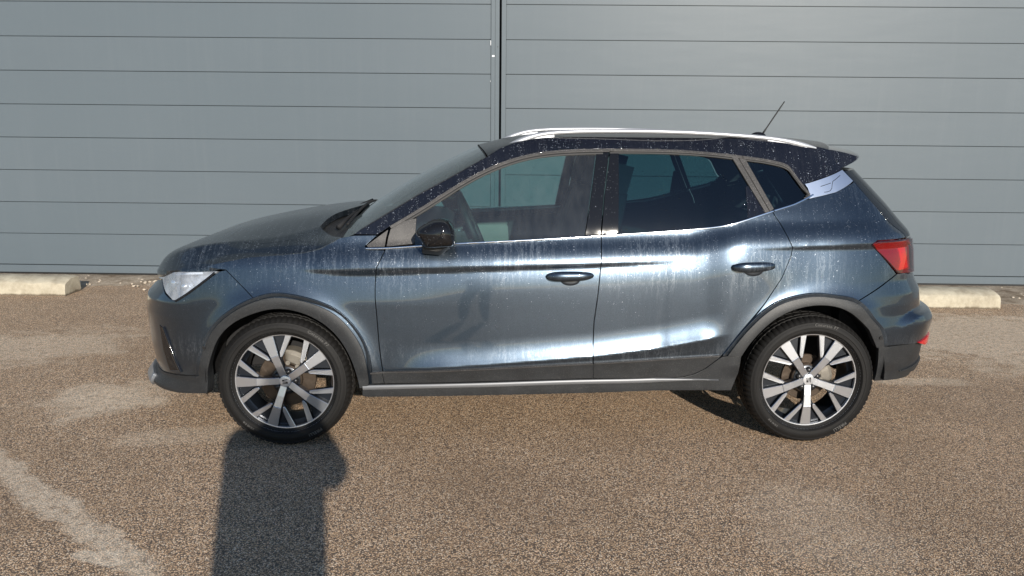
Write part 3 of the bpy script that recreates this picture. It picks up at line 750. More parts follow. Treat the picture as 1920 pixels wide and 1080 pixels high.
# doors -----------------------------------------------------------------
parts = {}
for nm, key, lab in (('front_door', 'front_door', None), ('rear_door', 'rear_door', None)):
    parts[nm] = panel(nm, TR[key], M['paint'], CAR, depth=.035, sides=both)
parts['fender'] = panel('front_fender', TR['front_fender'], M['paint'], CAR, depth=.035, sides=both)
parts['quarter'] = panel('rear_quarter_panel', TR['rear_quarter'], M['paint'], CAR, depth=.035, sides=both)
BD = {'front_door': parts['front_door'], 'rear_door': parts['rear_door']}

# bumpers wrap round to the middle, where the two halves meet
FC = -1.43; RC = 3.93
fb = TR['front_bumper']
front_poly = [(-.254, .864), (-.118, .738)] + [fm[5], fm[4], fm[3], fm[2], fm[1], fm[0], (-.445, .346), (-.76, .319), (-1.05, .315), (FC, .31), (FC, .48), (-1.06, .49), (-.955, .56), (-.93, .64), (-.99, .73), (-.86, .765), (-.758, .779), (-.653, .728), (-.59, .71), (-.537, .700), (-.413, .784), (-.28, .858)]
fbump = panel('front_bumper', front_poly, M['paint'], CAR, depth=.03, sides=both, gap=.0018)
rear_poly = [(3.02, .845), (2.76, .73), rm[6], rm[7], rm[8], rm[9], (2.895, .5), (3.10, .490), (3.25, .482), (RC, .47), (RC, .80), (3.5, .80), (3.22, .832)]
def wedge(s, z):
    # a ledge pushed out of the rear bumper: it rises from nothing at its front tip
    a = sstep(2.92, 3.14, s); top = .600 + .055 * sstep(2.90, 3.12, s)
    up = 1 - np.clip((z - (top - .034)) / .036, 0, 1); dn = sstep(.47, .62, z)
    return .030 * a * up * (.45 + .55 * dn)
rbump = panel('rear_bumper', rear_poly, M['paint'], CAR, depth=.03, sides=both, offs=wedge, dz=.008, ds=.016)
tp = panel('tailgate', [(3.14, 1.012), (3.50, 1.0), (RC, 1.0), (RC, .81), (3.62, .81), (3.60, .93), (3.52, .985), (3.3, 1.0)], M['paint'], CAR, sides=both)
for o in tp: o.name = 'tailgate'
# lower plastic
fclad = panel('bumper_cladding', [(-.76, .316), (-.445, .343), (-.40, .35), (-.373, .352), (-.379, .258), (-.556, .240), (-.732, .235), (-1.05, .225), (FC, .22), (FC, .308), (-1.05, .312)], M['clad'], None, off=.002, sides=both)
for a, b in zip(fclad, fbump): a.parent = b
skid = panel('skid_plate', [(-.80, .285), (-.86, .292), (FC, .295), (FC, .205), (-.90, .212), (-.82, .228), (-.79, .25)], M['silver'], None, off=.016, depth=.03, sides=both)
for a, b in zip(skid, fbump): a.parent = b
rclad = panel('bumper_cladding', [(2.86, .496), (2.895, .497), (3.10, .487), (3.25, .479), (RC, .467), (RC, .25), (3.24, .29), (3.058, .300), (2.888, .312), (2.873, .416)], M['clad'], None, off=-.001, sides=both)
for a, b in zip(rclad, rbump): a.parent = b
rs = panel('skid_plate', [(3.02, .352), (3.22, .372), (RC, .37), (RC, .30), (3.25, .315), (3.10, .335)], M['clad'], None, off=.009, sides=both)
for a, b in zip(rs, rbump): a.parent = b
rr_ = panel('reflector', [(3.105, .494), (3.22, .508), (3.42, .510), (3.42, .468), (3.19, .466)], simple('small_red_reflector', (.50, .008, .010), .25, coat=.5), None, off=.0245, depth=.02, sides=both)
for a, b in zip(rr_, rbump): a.parent = b
# grille
gr = panel('grille', [(-.955, .56), (-.93, .64), (-.99, .728), (-1.15, .735), (FC, .735), (FC, .495), (-1.06, .495)], M['gloss'], CAR, off=-.012, sides=both)
for k in range(6):
    for o in surf_rail('grille_bar', [(-1.0, .53 + k * .034), (FC, .53 + k * .034)], .004, .006, M['chrome'] if k in (0, 5) else M['gloss'], None, off=-.008, sides=both):
        o.parent = gr[0]
# air curtain slot beside the front bumper
ac = panel('air_curtain', [(-.665, .575), (-.615, .55), (-.565, .455), (-.535, .36), (-.63, .345), (-.655, .45)], M['gloss'], None, off=.003, depth=.01, sides=both)
for a, b in zip(ac, fbump): a.parent = b
al = surf_rail('air_curtain_blade', [(-.628, .565), (-.598, .50), (-.568, .42), (-.535, .352)], .008, .009, M['gloss'], None, sides=both)
for a, b in zip(al, fbump): a.parent = b

# wheel arch trims ------------------------------------------------------
fo = TR['fo']; fi = TR['fi']; ro = TR['ro']; ri = TR['ri']
def sm(l, st=.02): return [tuple(p) for p in smooth_line(l, st)]
fo_s = sm(fo[:-2] + [fo[-1]]); fi_s = sm(fi)
def mixline(a, b, k, n=60):
    # a line part of the way from outline a to outline b
    def res(l):
        l = np.array(l); d = np.concatenate([[0], np.cumsum(np.hypot(*(l[1:] - l[:-1]).T))]); q = np.linspace(0, d[-1], n)
        return np.stack([np.interp(q, d, l[:, 0]), np.interp(q, d, l[:, 1])], 1)
    return [tuple(p) for p in res(a) * (1 - k) + res(b) * k]
def lip_off(outer):
    # bevel that falls away from its outer edge towards the wheel
    o_ = np.array(outer)[::2]
    def f(s, z):
        q = np.stack([np.ravel(s), np.ravel(z)], 1); d = np.full(len(q), 9.)
        for a, b in zip(o_[:-1], o_[1:]):
            ab = b - a; t = np.clip(((q - a) @ ab) / (ab @ ab), 0, 1); d = np.minimum(d, np.hypot(*(q - (a + t[:, None] * ab)).T))
        return .020 - .55 * d
    return f
fi_s = [(x, z) for x, z in fi_s]
fmid = mixline(fo_s, fi_s, .27)
for o, p in zip(panel('arch_lip', band_poly(fo_s, fmid), M['paint'], None, off=0, depth=.03, gap=.0006, ds=.02, dz=.006, offs=lip_off(mixline(fo_s, fi_s, -.3)), sides=both), (parts['fender'][0], parts['fender'][1])): o.parent = p
fat = panel('wheel_arch_trim', band_poly(fmid, fi_s), M['clad'], CAR, off=.010, depth=.055, gap=.001, ds=.02, dz=.015, rnd=.006, sides=both)
ro_s = sm([(2.11, .462)] + ro[1:]); ri_s = sm([(2.195, .466)] + ri[1:])
rmid = mixline(ro_s, ri_s, .27)
for o, p in zip(panel('arch_lip', band_poly(ro_s, rmid), M['paint'], None, off=0, depth=.03, gap=.0006, ds=.02, dz=.006, offs=lip_off(mixline(ro_s, ri_s, -.3)), sides=both), (parts['quarter'][0], parts['quarter'][1])): o.parent = p
rat = panel('wheel_arch_trim', band_poly(rmid, ri_s), M['clad'], CAR, off=.010, depth=.055, gap=.001, ds=.02, dz=.015, rnd=.006, sides=both)
for k, (s, z) in enumerate(TR['sensor']):
    for sd_ in both:
        bm = bmesh.new(); bmesh.ops.create_cone(bm, cap_ends=True, segments=20, radius1=.0095, radius2=.0085, depth=.008)
        p = B(s, z, .010); n_ = Bn(s, z); q = Vector(n_).to_track_quat('Z', 'Y').to_matrix().to_4x4()
        bmesh.ops.transform(bm, matrix=Matrix.Translation(p) @ q, verts=bm.verts)
        if sd_ < 0: bmesh.ops.transform(bm, matrix=Matrix.Diagonal((1, -1, 1, 1)), verts=bm.verts); bmesh.ops.reverse_faces(bm, faces=bm.faces)
        V, F = [], []
        o = from_bm('parking_sensor', bm, M['bolt'], (fat if k == 0 else rat)[0 if sd_ > 0 else 1], True, None, 40)

# sill ------------------------------------------------------------------
sill_b = [(1.484, .272), (.402, .258)]
sill = panel('sill', [(.374, .262), (.379, .318), (.422, .321), (.483, .323), (1.486, .344), (1.702, .340), (1.85, .341), (1.93, .348), (1.985, .364), (2.035, .393), (2.07, .425), (2.106, .456), (2.147, .464), (2.197, .464), (2.193, .371), (2.168, .281), (1.484, .270), (.402, .256)], M['clad'], CAR, off=.004, depth=.10, rnd=.005, sides=both)
for o, s_ in zip(sill, both):
    st = surf_rail('sill_strip', [(.380, .308), (.48, .311), (1.0, .322), (1.486, .332), (1.7, .332), (1.9, .336), (2.0, .338), (2.10, .338)], lambda t: .0095 * (1 - sstep(.80, 1.0, t)) + .0012, .008, M['sillstrip'], o, off=.004, sides=(s_,))

# door cladding ---------------------------------------------------------
def dclad(poly, parent_pair):
    for o, p in zip(panel('door_cladding', poly, M['clad'], None, off=.007, depth=.012, gap=.0022, rnd=.004, sides=both), parent_pair): o.parent = p
dclad([(.474, .383), (.95, .405), (1.4805, .428), (1.486, .350), (1.0, .341), (.484, .329)], parts['front_door'])
dclad([(1.4805, .428), (1.841, .442), (2.098, .460), (2.075, .435), (2.03, .394), (1.98, .367), (1.925, .351), (1.85, .346), (1.702, .345), (1.486, .350)], parts['rear_door'])
for o, p in zip(panel('fender_cladding', [(.418, .383), (.474, .385), (.484, .329), (.424, .326)], M['clad'], None, off=.007, depth=.012, sides=both), parts['fender']): o.parent = p
for (line, pr) in (([(.418, .384), (.95, .407), (1.479, .430)], 'front_door'), ([(1.4845, .430), (1.8, .443), (2.095, .463)], 'rear_door')):
    for o, p in zip(surf_rail('trim_edge', line, .0034, .0105, M['trim'], None, off=.004, sides=both), parts[pr]): o.parent = p

# handles ---------------------------------------------------------------
def handle(sc, zc, L, tilt, pair):
    for s_, p in zip(both, pair):
        # bar
        rows = []
        n = 26
        for i in range(n):
            t = i / (n - 1); u = (t - .5) * 2; wx = sc + u * L / 2
            hh = .0195 * (1 - abs(u) ** 3.2) ** .5 + .0012; pr = .042 * (1 - abs(u) ** 4) ** .6 + .002
            hh *= (1.08 - .12 * u)
            row = []
            for k in range(14):
                a = 2 * math.pi * k / 14; cz = math.sin(a); cy = math.cos(a)
                z = zc + tilt * u * L / 2 + math.copysign(abs(cz) ** .75, cz) * hh + .001
                row.append(B(wx, z, max(.0, pr * .60 + cy * pr * .40)))
            rows.append(row + [row[0]])
        V, F = grid(rows); V = np.array(V)
        V = V if s_ == 1 else V * [1, -1, 1]
        bm = bmesh.new(); vs = [bm.verts.new(v) for v in V]; [bm.faces.new([vs[i] for i in f]) for f in F]
        bmesh.ops.remove_doubles(bm, verts=bm.verts, dist=.0004); bmesh.ops.holes_fill(bm, edges=bm.edges); bmesh.ops.recalc_face_normals(bm, faces=bm.faces)
        h = from_bm('door_handle', bm, M['paint'], p, True, None, 50)
        # recess cup behind: a dark dished disc, its lower lip showing
        rows = []
        for i in range(9):
            r = i / 8; row = []
            for k in range(28):
                a = 2 * math.pi * k / 28
                row.append(B(sc + .002 + math.cos(a) * r * .048, zc - .018 + math.sin(a) * r * .0265, .0035 * (1 - r ** 8) + .0005 - .001 * r))
            rows.append(row + [row[0]])
        V, F = grid(rows); V = np.array(V) * [1, s_, 1]
        mk('handle_cup', V, F, M['alloy_dark'], p, True)
handle(1.363, .845, .232, .02, parts['front_door'])
handle(2.234, .894, .216, .03, parts['rear_door'])

# belt moulding ---------------------------------------------------------
bl = [(.405, .966), (.494, .968), (.663, .979), (.813, .989), (1.191, 1.009), (1.513, 1.029)]
br = [(1.519, 1.029), (1.704, 1.040), (1.824, 1.048), (2.043, 1.069), (2.115, 1.081), (2.229, 1.113), (2.345, 1.147)]
bq = [(2.350, 1.149), (2.45, 1.176), (2.53, 1.200), (2.60, 1.222)]
for line, pr in ((bl, 'front_door'), (br, 'rear_door'), (bq, 'quarter')):
    for o, p in zip(surf_rail('belt_moulding', line, .0045, .009, M['chrome'], None, off=.002, sides=both), parts[pr]): o.parent = p
pl = panel('badge_plate', [(2.562, 1.2755), (2.60, 1.280), (2.968, 1.341), (3.000, 1.285), (2.78, 1.235), (2.566, 1.205), (2.580, 1.235), (2.578, 1.256)], M['plate'], None, off=.003, depth=.01, gap=.002, sides=both)
for o, p in zip(pl, parts['quarter']): o.parent = p
for line in ([(2.68, 1.262), (2.74, 1.272), (2.775, 1.278)], [(2.69, 1.235), (2.76, 1.252), (2.785, 1.276), (2.80, 1.286)], [(2.80, 1.286), (2.86, 1.302), (2.90, 1.313)]):
    for o, p in zip(surf_rail('badge_line', line, .0012, .0012, M['alloy_dark'], None, off=.0032, sides=both), pl): o.parent = p

# greenhouse ------------------------------------------------------------
TOP = [(1.70, 1.4325), (1.56, 1.4325), (1.40, 1.429), (1.30, 1.421), (1.194, 1.408), (1.043, 1.366), (.892, 1.297), (.672, 1.163), (.514, 1.070)]
trim_out = sm([(.514, 1.070), (.672, 1.163), (.892, 1.297), (1.043, 1.366), (1.194, 1.408), (1.345, 1.426), (1.50, 1.432), (1.70, 1.434), (1.90, 1.431), (2.141, 1.414), (2.25, 1.402), (2.376, 1.384), (2.42, 1.374)], .03)
quart_out = sm([(2.42, 1.374), (2.455, 1.358), (2.488, 1.330), (2.535, 1.284), (2.570, 1.245)], .02)
RZ = 1.488
roof_side = [(.455, 1.031), (.345, 1.033), (.641, 1.211), (.818, 1.306), (.975, 1.394), (1.03, 1.430), (1.10, 1.457), (1.18, 1.475), (1.3, RZ), (2.2, RZ), (2.5, 1.478), (2.7, 1.462), (2.875, 1.445), (2.946, 1.437), (2.972, 1.343), (2.565, 1.2765)] + [tuple(p) for p in quart_out[::-1][1:]] + [tuple(p) for p in trim_out[::-1][1:]]
pr_ = panel('roof_side_panel', roof_side, M['roof'], CAR, depth=.03, gap=.0015, sides=both, off=.002)
# window frame trims
def inner(line, d): return [tuple(p) for p in line]
def frame_band(name, outer, w, parent_pair, mat='trim', off=.004, h=.012):
    L = np.array(outer); t = np.gradient(L, axis=0); t /= np.hypot(*t.T)[:, None]; nn = np.stack([t[:, 1], -t[:, 0]], 1)
    inn = L + nn * w
    for o, p in zip(panel(name, band_poly([tuple(a) for a in L], [tuple(a) for a in inn]), M[mat], None, off=off, depth=h, gap=.0008, ds=.02, dz=.01, rnd=.003, sides=both), parent_pair): o.parent = p
    return inn
i_f = [p for p in trim_out if p[0] < 1.56] + [(1.5675, 1.4335)]; i_r = [(1.5685, 1.4335)] + [p for p in trim_out if 1.575 <= p[0] < 2.205] + [(2.217, 1.4065)]; i_q = [(2.220, 1.406)] + [p for p in trim_out if p[0] >= 2.235] + [tuple(p) for p in quart_out[1:]] + [(2.585, 1.225), (2.572, 1.210), (2.535, 1.199)]
inn_f = frame_band('window_frame_trim', i_f, .0125, parts['front_door'])
inn_r = frame_band('window_frame_trim', i_r, .0115, parts['rear_door'])
iq = sm(i_q, .02)
inn_q = frame_band('window_frame_trim', iq, .0125, parts['quarter'])
# dark weather seals just inside the trims
def seal(line, pair, w=.0085):
    L = np.array(line)
    for o, p in zip(surf_rail('weather_seal', [tuple(a) for a in L[::2]], w, .003, M['seal'], None, off=-.002, sides=both), pair): o.parent = p
def inset_line(L, w):
    L = np.array(L); t = np.gradient(L, axis=0); t /= np.hypot(*t.T)[:, None]; return L + np.stack([t[:, 1], -t[:, 0]], 1) * w
seal(inset_line(inn_f, .005), parts['front_door'], .006); seal(inset_line(inn_r, .004), parts['rear_door'], .005); seal(inset_line(inn_q, .003), parts['quarter'], .005)
# triangles before the front window
for o, p in zip(panel('mirror_sail_trim', [(.516, 1.058), (.575, 1.095), (.640, 1.110), (.632, .990), (.497, .976), (.505, 1.02)], M['trim'], None, off=.001, depth=.01, sides=both), parts['front_door']): o.parent = p
for o, p in zip(panel('fender_corner_trim', [(.508, 1.058), (.499, 1.02), (.492, .976), (.414, .972), (.402, .982)], M['trim'], None, off=.001, depth=.01, sides=both), parts['fender']): o.parent = p
# pillars between the doors
for o, p in zip(panel('pillar_cover', [(1.501, 1.418), (1.566, 1.4215), (1.533, 1.217), (1.514, 1.035), (1.438, 1.031), (1.468, 1.219)], M['gloss'], None, off=.000, depth=.03, sides=both), parts['front_door']): o.parent = p
for o, p in zip(panel('pillar_cover', [(1.568, 1.4215), (1.614, 1.421), (1.600, 1.042), (1.516, 1.035), (1.534, 1.217)], M['gloss'], None, off=.000, depth=.03, sides=both), parts['rear_door']): o.parent = p
for o, p in zip(panel('window_divider', [(2.160, 1.404), (2.192, 1.401), (2.329, 1.148), (2.308, 1.143)], M['trim'], None, off=.003, depth=.03, gap=.001, rnd=.003, sides=both), parts['rear_door']): o.parent = p
for o, p in zip(panel('window_divider', [(2.196, 1.401), (2.230, 1.393), (2.352, 1.160), (2.333, 1.150)], M['trim'], None, off=.001, depth=.03, gap=.001, rnd=.003, sides=both), parts['quarter']): o.parent = p
# panes
gf = [(.637, 1.120), (.805, 1.218), (.969, 1.311), (1.079, 1.361), (1.193, 1.394), (1.345, 1.411), (1.505, 1.416), (1.468, 1.219), (1.436, 1.028), (1.191, 1.010), (.813, .990), (.628, .978)]
for o, p in zip(panel('window_pane', gf, M['glass_f'], None, off=-.006, depth=.003, gap=0, ds=.04, dz=.03, sides=both), parts['front_door']): o.parent = p
grr = [(1.612, 1.418), (1.842, 1.416), (2.162, 1.400), (2.309, 1.144), (2.222, 1.114), (2.117, 1.083), (2.044, 1.068), (1.824, 1.047), (1.60, 1.038)]
for o, p in zip(panel('window_pane', grr, M['glass_r'], None, off=-.006, depth=.003, gap=0, ds=.04, dz=.03, sides=both), parts['rear_door']): o.parent = p
gq = [(2.226, 1.39), (2.365, 1.370), (2.413, 1.360), (2.472, 1.305), (2.549, 1.225), (2.52, 1.204), (2.351, 1.155)]
for o, p in zip(panel('window_pane', gq, M['glass_r'], None, off=-.006, depth=.003, gap=0, ds=.03, dz=.03, sides=both), parts['quarter']): o.parent = p
for o, p in zip(panel('window_post', [(2.222, 1.262), (2.236, 1.268), (2.308, 1.143), (2.222, 1.112)], M['roof'], None, off=-.003, depth=.004, gap=0, sides=both), parts['rear_door']): o.parent = p

# tail glass side and lamp ----------------------------------------------
tg = panel('tailgate_window', [(2.978, 1.338), (3.004, 1.280), (3.024, 1.231), (3.040, 1.183), (3.055, 1.133), (3.075, 1.082), (3.148, 1.016), (3.50, 1.006), (RC, 1.006), (RC, 1.34), (3.3, 1.345)], M['tail_glass'], CAR, off=-.002, depth=.02, sides=both)
tl_poly = [(2.852, .992), (2.868, 1.004), (2.905, 1.0125), (3.14, 1.010), (3.35, .995), (3.50, .975), (3.56, .90), (3.52, .812), (3.20, .835), (3.020, .848)]
tl = panel('tail_light', tl_poly, M['red'], CAR, off=.006, depth=.02, gap=.003, rnd=.006, sides=both)
for o, p in zip(panel('lamp_core', [(3.055, .968), (3.13, .968), (3.16, .865), (3.05, .862), (3.075, .90)], M['red_core'], None, off=-.008, depth=.02, gap=0, sides=both), tl): o.parent = p
for o, p in zip(panel('lamp_housing', [(2.88, .988), (3.14, 1.0), (3.5, .965), (3.5, .83), (3.05, .86)], simple('dark_red_housing', (.36, .05, .06), .4, bump=.8, bscale=120), None, off=-.016, depth=.02, gap=0, sides=both), tl): o.parent = p

# headlamp ---------------------------------------------------------------
hl = panel('headlight', [(-.90, .80), (-.83, .812), (-.568, .843), (-.392, .853), (-.292, .857), (-.413, .789), (-.50, .732), (-.537, .708), (-.565, .704), (-.59, .714), (-.653, .733), (-.758, .782), (-.86, .77)], M['lens'], CAR, off=.001, depth=.02, gap=.003, ds=.03, dz=.02, rnd=.004, sides=both)
hb = panel('lamp_housing', [(-.88, .795), (-.568, .839), (-.392, .849), (-.310, .852), (-.413, .792), (-.537, .713), (-.59, .718), (-.653, .737), (-.758, .784)], M['lamp_in'], None, off=-.03, depth=.02, gap=.002, offs=lambda s, z: -.028 * np.sin((s + .3) * 3.2) ** 2 - .010 * np.sin(s * 60 + z * 90), sides=both)
for o, p in zip(hb, hl): o.parent = p
dr = surf_rail('light_strip', [(-.86, .792), (-.70, .815), (-.55, .834), (-.40, .845)], .0055, .008, simple('pale_light_guide', (.80, .84, .90), .3), None, off=-.012, sides=both)
for o, p in zip(dr, hl): o.parent = p
for o, p in zip(surf_rail('lamp_edge', [(-.310, .850), (-.413, .786), (-.50, .730), (-.54, .704)], .006, .003, M['gloss'], None, off=.001, sides=both), hl): o.parent = p
for s_ in both:
    for (s, z, rr2) in ((-.68, .785, .030), (-.56, .775, .028)):
        bm = bmesh.new(); p = B(s, z, -.045) * [1, s_, 1]
        r = bmesh.ops.create_uvsphere(bm, u_segments=20, v_segments=12, radius=rr2); bmesh.ops.translate(bm, verts=r['verts'], vec=Vector(p))
        from_bm('projector_lamp', bm, M['chrome'], hl[0 if s_ == 1 else 1], True)

# hood -------------------------------------------------------------------
def bp3(s, z): return tuple(float(v) for v in B(s, z))
U = [0, .1, .25, .5, .75, 1]
CV = {
 0.0: [(-.790, 0, .762), (-.742, 0, .835), (-.585, 0, .924), (-.25, 0, 1.022), (.05, 0, 1.078), (.305, 0, 1.107)],
 .35: [(-.768, -.28, .772), (-.718, -.29, .843), (-.565, -.31, .930), (-.24, -.33, 1.018), (.03, -.335, 1.066), (.195, -.34, 1.086)],
 .70: [(-.672, -.55, .812), (-.615, -.575, .868), (-.49, -.62, .936), (-.21, -.648, .980), (.00, -.645, 1.006), (.145, -.58, 1.040)],
 .88: [(-.53, -.705, .842), (-.47, -.712, .872), (-.36, -.725, .910), (-.13, -.742, .952), (.07, -.745, .975), (.225, -.70, 1.012)],
 1.0: [bp3(-.385, .868), bp3(-.33, .884), bp3(-.235, .907), bp3(-.02, .936), bp3(.15, .955), bp3(.285, 1.018)]}
vk = [0, .35, .70, .88, 1.0]
uq = np.linspace(0, 1, 60); rows = []
ctrl = {v: np.stack([cspline(U, [p[i] for p in CV[v]], uq) for i in range(3)], 1) for v in vk}
vq = np.linspace(-1, 1, 97)
vv = [-1, -.88, -.70, -.35, 0, .35, .70, .88, 1]
for i in range(len(uq)):
    pts = [ctrl[abs(v)][i] * [1, -1 if v > 0 else 1, 1] for v in vv]
    full = np.stack([cspline(vv, [p[k] for p in pts], vq) for k in range(3)], 1)
    # the top skin and the clamshell sides are separate curves: they meet in a crease
    mid_ = np.stack([cspline(vv[2:7], [p[k] for p in pts[2:7]], vq) for k in range(3)], 1)
    lo = np.stack([cspline(vv[:3], [p[k] for p in pts[:3]], vq) for k in range(3)], 1); hi = np.stack([cspline(vv[6:], [p[k] for p in pts[6:]], vq) for k in range(3)], 1)
    sharp = np.where((vq <= -.70)[:, None], lo, np.where((vq >= .70)[:, None], hi, mid_))
    w_ = float(sstep(.12, .35, i / (len(uq) - 1)))
    rows.append(full * (1 - w_) + sharp * w_)
rows = np.array(rows)
V, F = grid(rows); V = np.array(V)
# return edges all round
n0, n1 = rows.shape[:2]
edge = [i * n1 for i in range(n0)] + [(n0 - 1) * n1 + j for j in range(1, n1)] + [i * n1 + n1 - 1 for i in range(n0 - 2, -1, -1)] + [j for j in range(n1 - 2, 0, -1)]
base = len(V); Ve = V[edge] + np.array([0, 0, -.03]); V = np.vstack([V, Ve])
for i in range(len(edge)):
    j = (i + 1) % len(edge); F.append((edge[i], base + i, base + j, edge[j]))
hood = mk('hood', V, F, M['hood'], CAR, True)
bm = bmesh.new(); bm.from_mesh(hood.data); bmesh.ops.recalc_face_normals(bm, faces=bm.faces); bm.to_mesh(hood.data); bm.free(); hood.data.set_sharp_from_angle(angle=R(45))

# roof -------------------------------------------------------------------
sx = np.linspace(0, 1, 70); rows = []
edge_s = np.interp(sx, [0, .04, .08, .12, .18, .7, .85, .95, 1], [.975, 1.03, 1.10, 1.18, 1.3, 2.3, 2.7, 2.875, 2.946])
edge_z = np.interp(edge_s, [.975, 1.03, 1.10, 1.18, 1.3, 2.2, 2.5, 2.7, 2.875, 2.946], [1.394, 1.430, 1.457, 1.475, 1.488, 1.488, 1.478, 1.462, 1.445, 1.437])
for t, s, z in zip(sx, edge_s, edge_z):
    e = B(s, z, .002); cx = e[0] - .045 * (1 - t) ** 3 + .10 * t ** 4
    cz = float(cspline([.90, 1.0, 1.1, 1.3, 1.6, 2.0, 2.4, 2.7, 2.95], [1.430, 1.455, 1.480, 1.504, 1.516, 1.520, 1.509, 1.487, 1.460], np.array([cx]))[0])
    row = []
    for v in np.linspace(-1, 1, 61):
        a = abs(v); row.append((cx + (e[0] - cx) * a ** 2, e[1] * -v if False else v * abs(e[1]), cz + (e[2] - cz) * (a ** 2.4 * .75 + a ** 9 * .25)))
    rows.append(row)
V, F = grid(rows); roof = mk('roof', V, F, M['rooftop'], CAR, True)
roof_rows = np.array(rows)
def roof_z(x, y):
    i = np.argmin(abs(roof_rows[:, 30, 0] - x)); j = np.argmin(abs(roof_rows[i, :, 1] - y)); return float(roof_rows[i, j, 2])

# spoiler ----------------------------------------------------------------
rows = []
for v in np.linspace(-1, 1, 49):
    a = abs(v); y = v * .561; k = .115 * (1 - a ** 2.2); dz = .022 * (1 - a ** 2)
    tipf = 1 - .12 * a ** 12
    pr0 = [(2.726, 1.352), (2.706, 1.400), (2.690, 1.442), (2.73, 1.437), (2.775, 1.4285), (2.82, 1.418), (2.845, 1.407), (2.852, 1.398), (2.846, 1.388), (2.825, 1.375), (2.79, 1.358), (2.750, 1.343)]
    rows.append([(x + k + (-.03 * a ** 10), y + (.042 * (z - 1.443) / .1) * (-1 if v < 0 else 1) * -1 * a ** 6, z + dz * (1 if z > 1.38 else .5)) for x, z in pr0])
V, F = grid(rows); k = len(rows[0]); F += [tuple(range(k)), tuple(range(len(V) - k, len(V)))]
bm = bmesh.new(); vs = [bm.verts.new(v) for v in V]; [bm.faces.new([vs[i] for i in f]) for f in F]
[bm.faces.new([vs[i * k], vs[(i + 1) * k], vs[(i + 2) * k - 1], vs[(i + 1) * k - 1]]) for i in range(48)]
bmesh.ops.recalc_face_normals(bm, faces=bm.faces)
from_bm('spoiler', bm, M['roof'], CAR, True, None, 50)

# windscreen ---------------------------------------------------------------
ue = np.linspace(0, 1, 24); rows = []
Es = np.interp(ue, [0, .03, .47, .75, 1], [.285, .345, .641, .818, .968]); Ez = np.interp(ue, [0, .03, .47, .75, 1], [1.012, 1.033, 1.211, 1.306, 1.388])
for t, s, z in zip(ue, Es, Ez):
    e = B(s, z, -.004) if t > .05 else B(s, z, -.02)
    m_ = np.array([cspline([0, .45, 1], [.318, .600, .925], np.array([t]))[0], 0, cspline([0, .45, 1], [1.099, 1.272, 1.432], np.array([t]))[0]])
    row = []
    for v in np.linspace(-1, 1, 49):
        a = abs(v); row.append((m_[0] + (e[0] - m_[0]) * a ** 2.0, v * abs(e[1]), m_[2] + (e[2] - m_[2]) * (a ** 2.2 * (1 - t ** 3) + (a ** 2.4 * .75 + a ** 9 * .25) * t ** 3)))
    rows.append(row)
V, F = grid(rows); ws = mk('windscreen', V, F, M['glass_w'], CAR, True); WS = np.array(rows)
# header strip and side seals of the windscreen
tube('windscreen_seal', [WS[-1, j] + np.array([0, 0, .002]) for j in range(49)], .0028, M['seal'], ws, 6)
for j in (0, -1): tube('windscreen_seal', [WS[i, j] for i in range(1, 24)], .005, M['seal'], ws, 6)
# cowl and wipers
rows = []
hood_rear = [hood.data.vertices[(n0 - 1) * n1 + j].co.copy() for j in range(n1)]
rows = []
for j in range(0, n1, 2):
    h = hood_rear[j]; v = -1 + 2 * j / (n1 - 1); w_ = Vector(WS[0, int(round((v + 1) / 2 * 48))])
    rows.append([h + Vector((-.05, 0, -.032)), h * .7 + w_ * .3 + Vector((0, 0, -.045)), h * .35 + w_ * .65 + Vector((0, 0, -.032)), w_ + Vector((.02, 0, -.010))])
V, F = grid(rows); cowl = mk('cowl', V, F, M['clad'], CAR, True)
for k, (j0, j1, u0) in enumerate(((6, 22, 1.6), (20, 42, 1.6))):
    pts = []
    for q in range(14):
        t = q / 13; j = int(j0 + (j1 - j0) * t); i = .05 + u0 * t * .12
        a = WS[int(i), j] * (1 - (i % 1)) + WS[int(i) + 1, j] * (i % 1); pts.append(a + np.array([-.022, 0, .002]))
    blade = tube('wiper', pts, .0075, M['black'], CAR, 6)
    arm = [pts[7] + np.array([-.004, 0, .008]), pts[3] + np.array([-.03, .0, -.004]), np.array(pts[0]) + np.array([-.05, .02, -.018])]
    tube('wiper_arm', arm, [.006, .009, .014], M['black'], blade, 8)

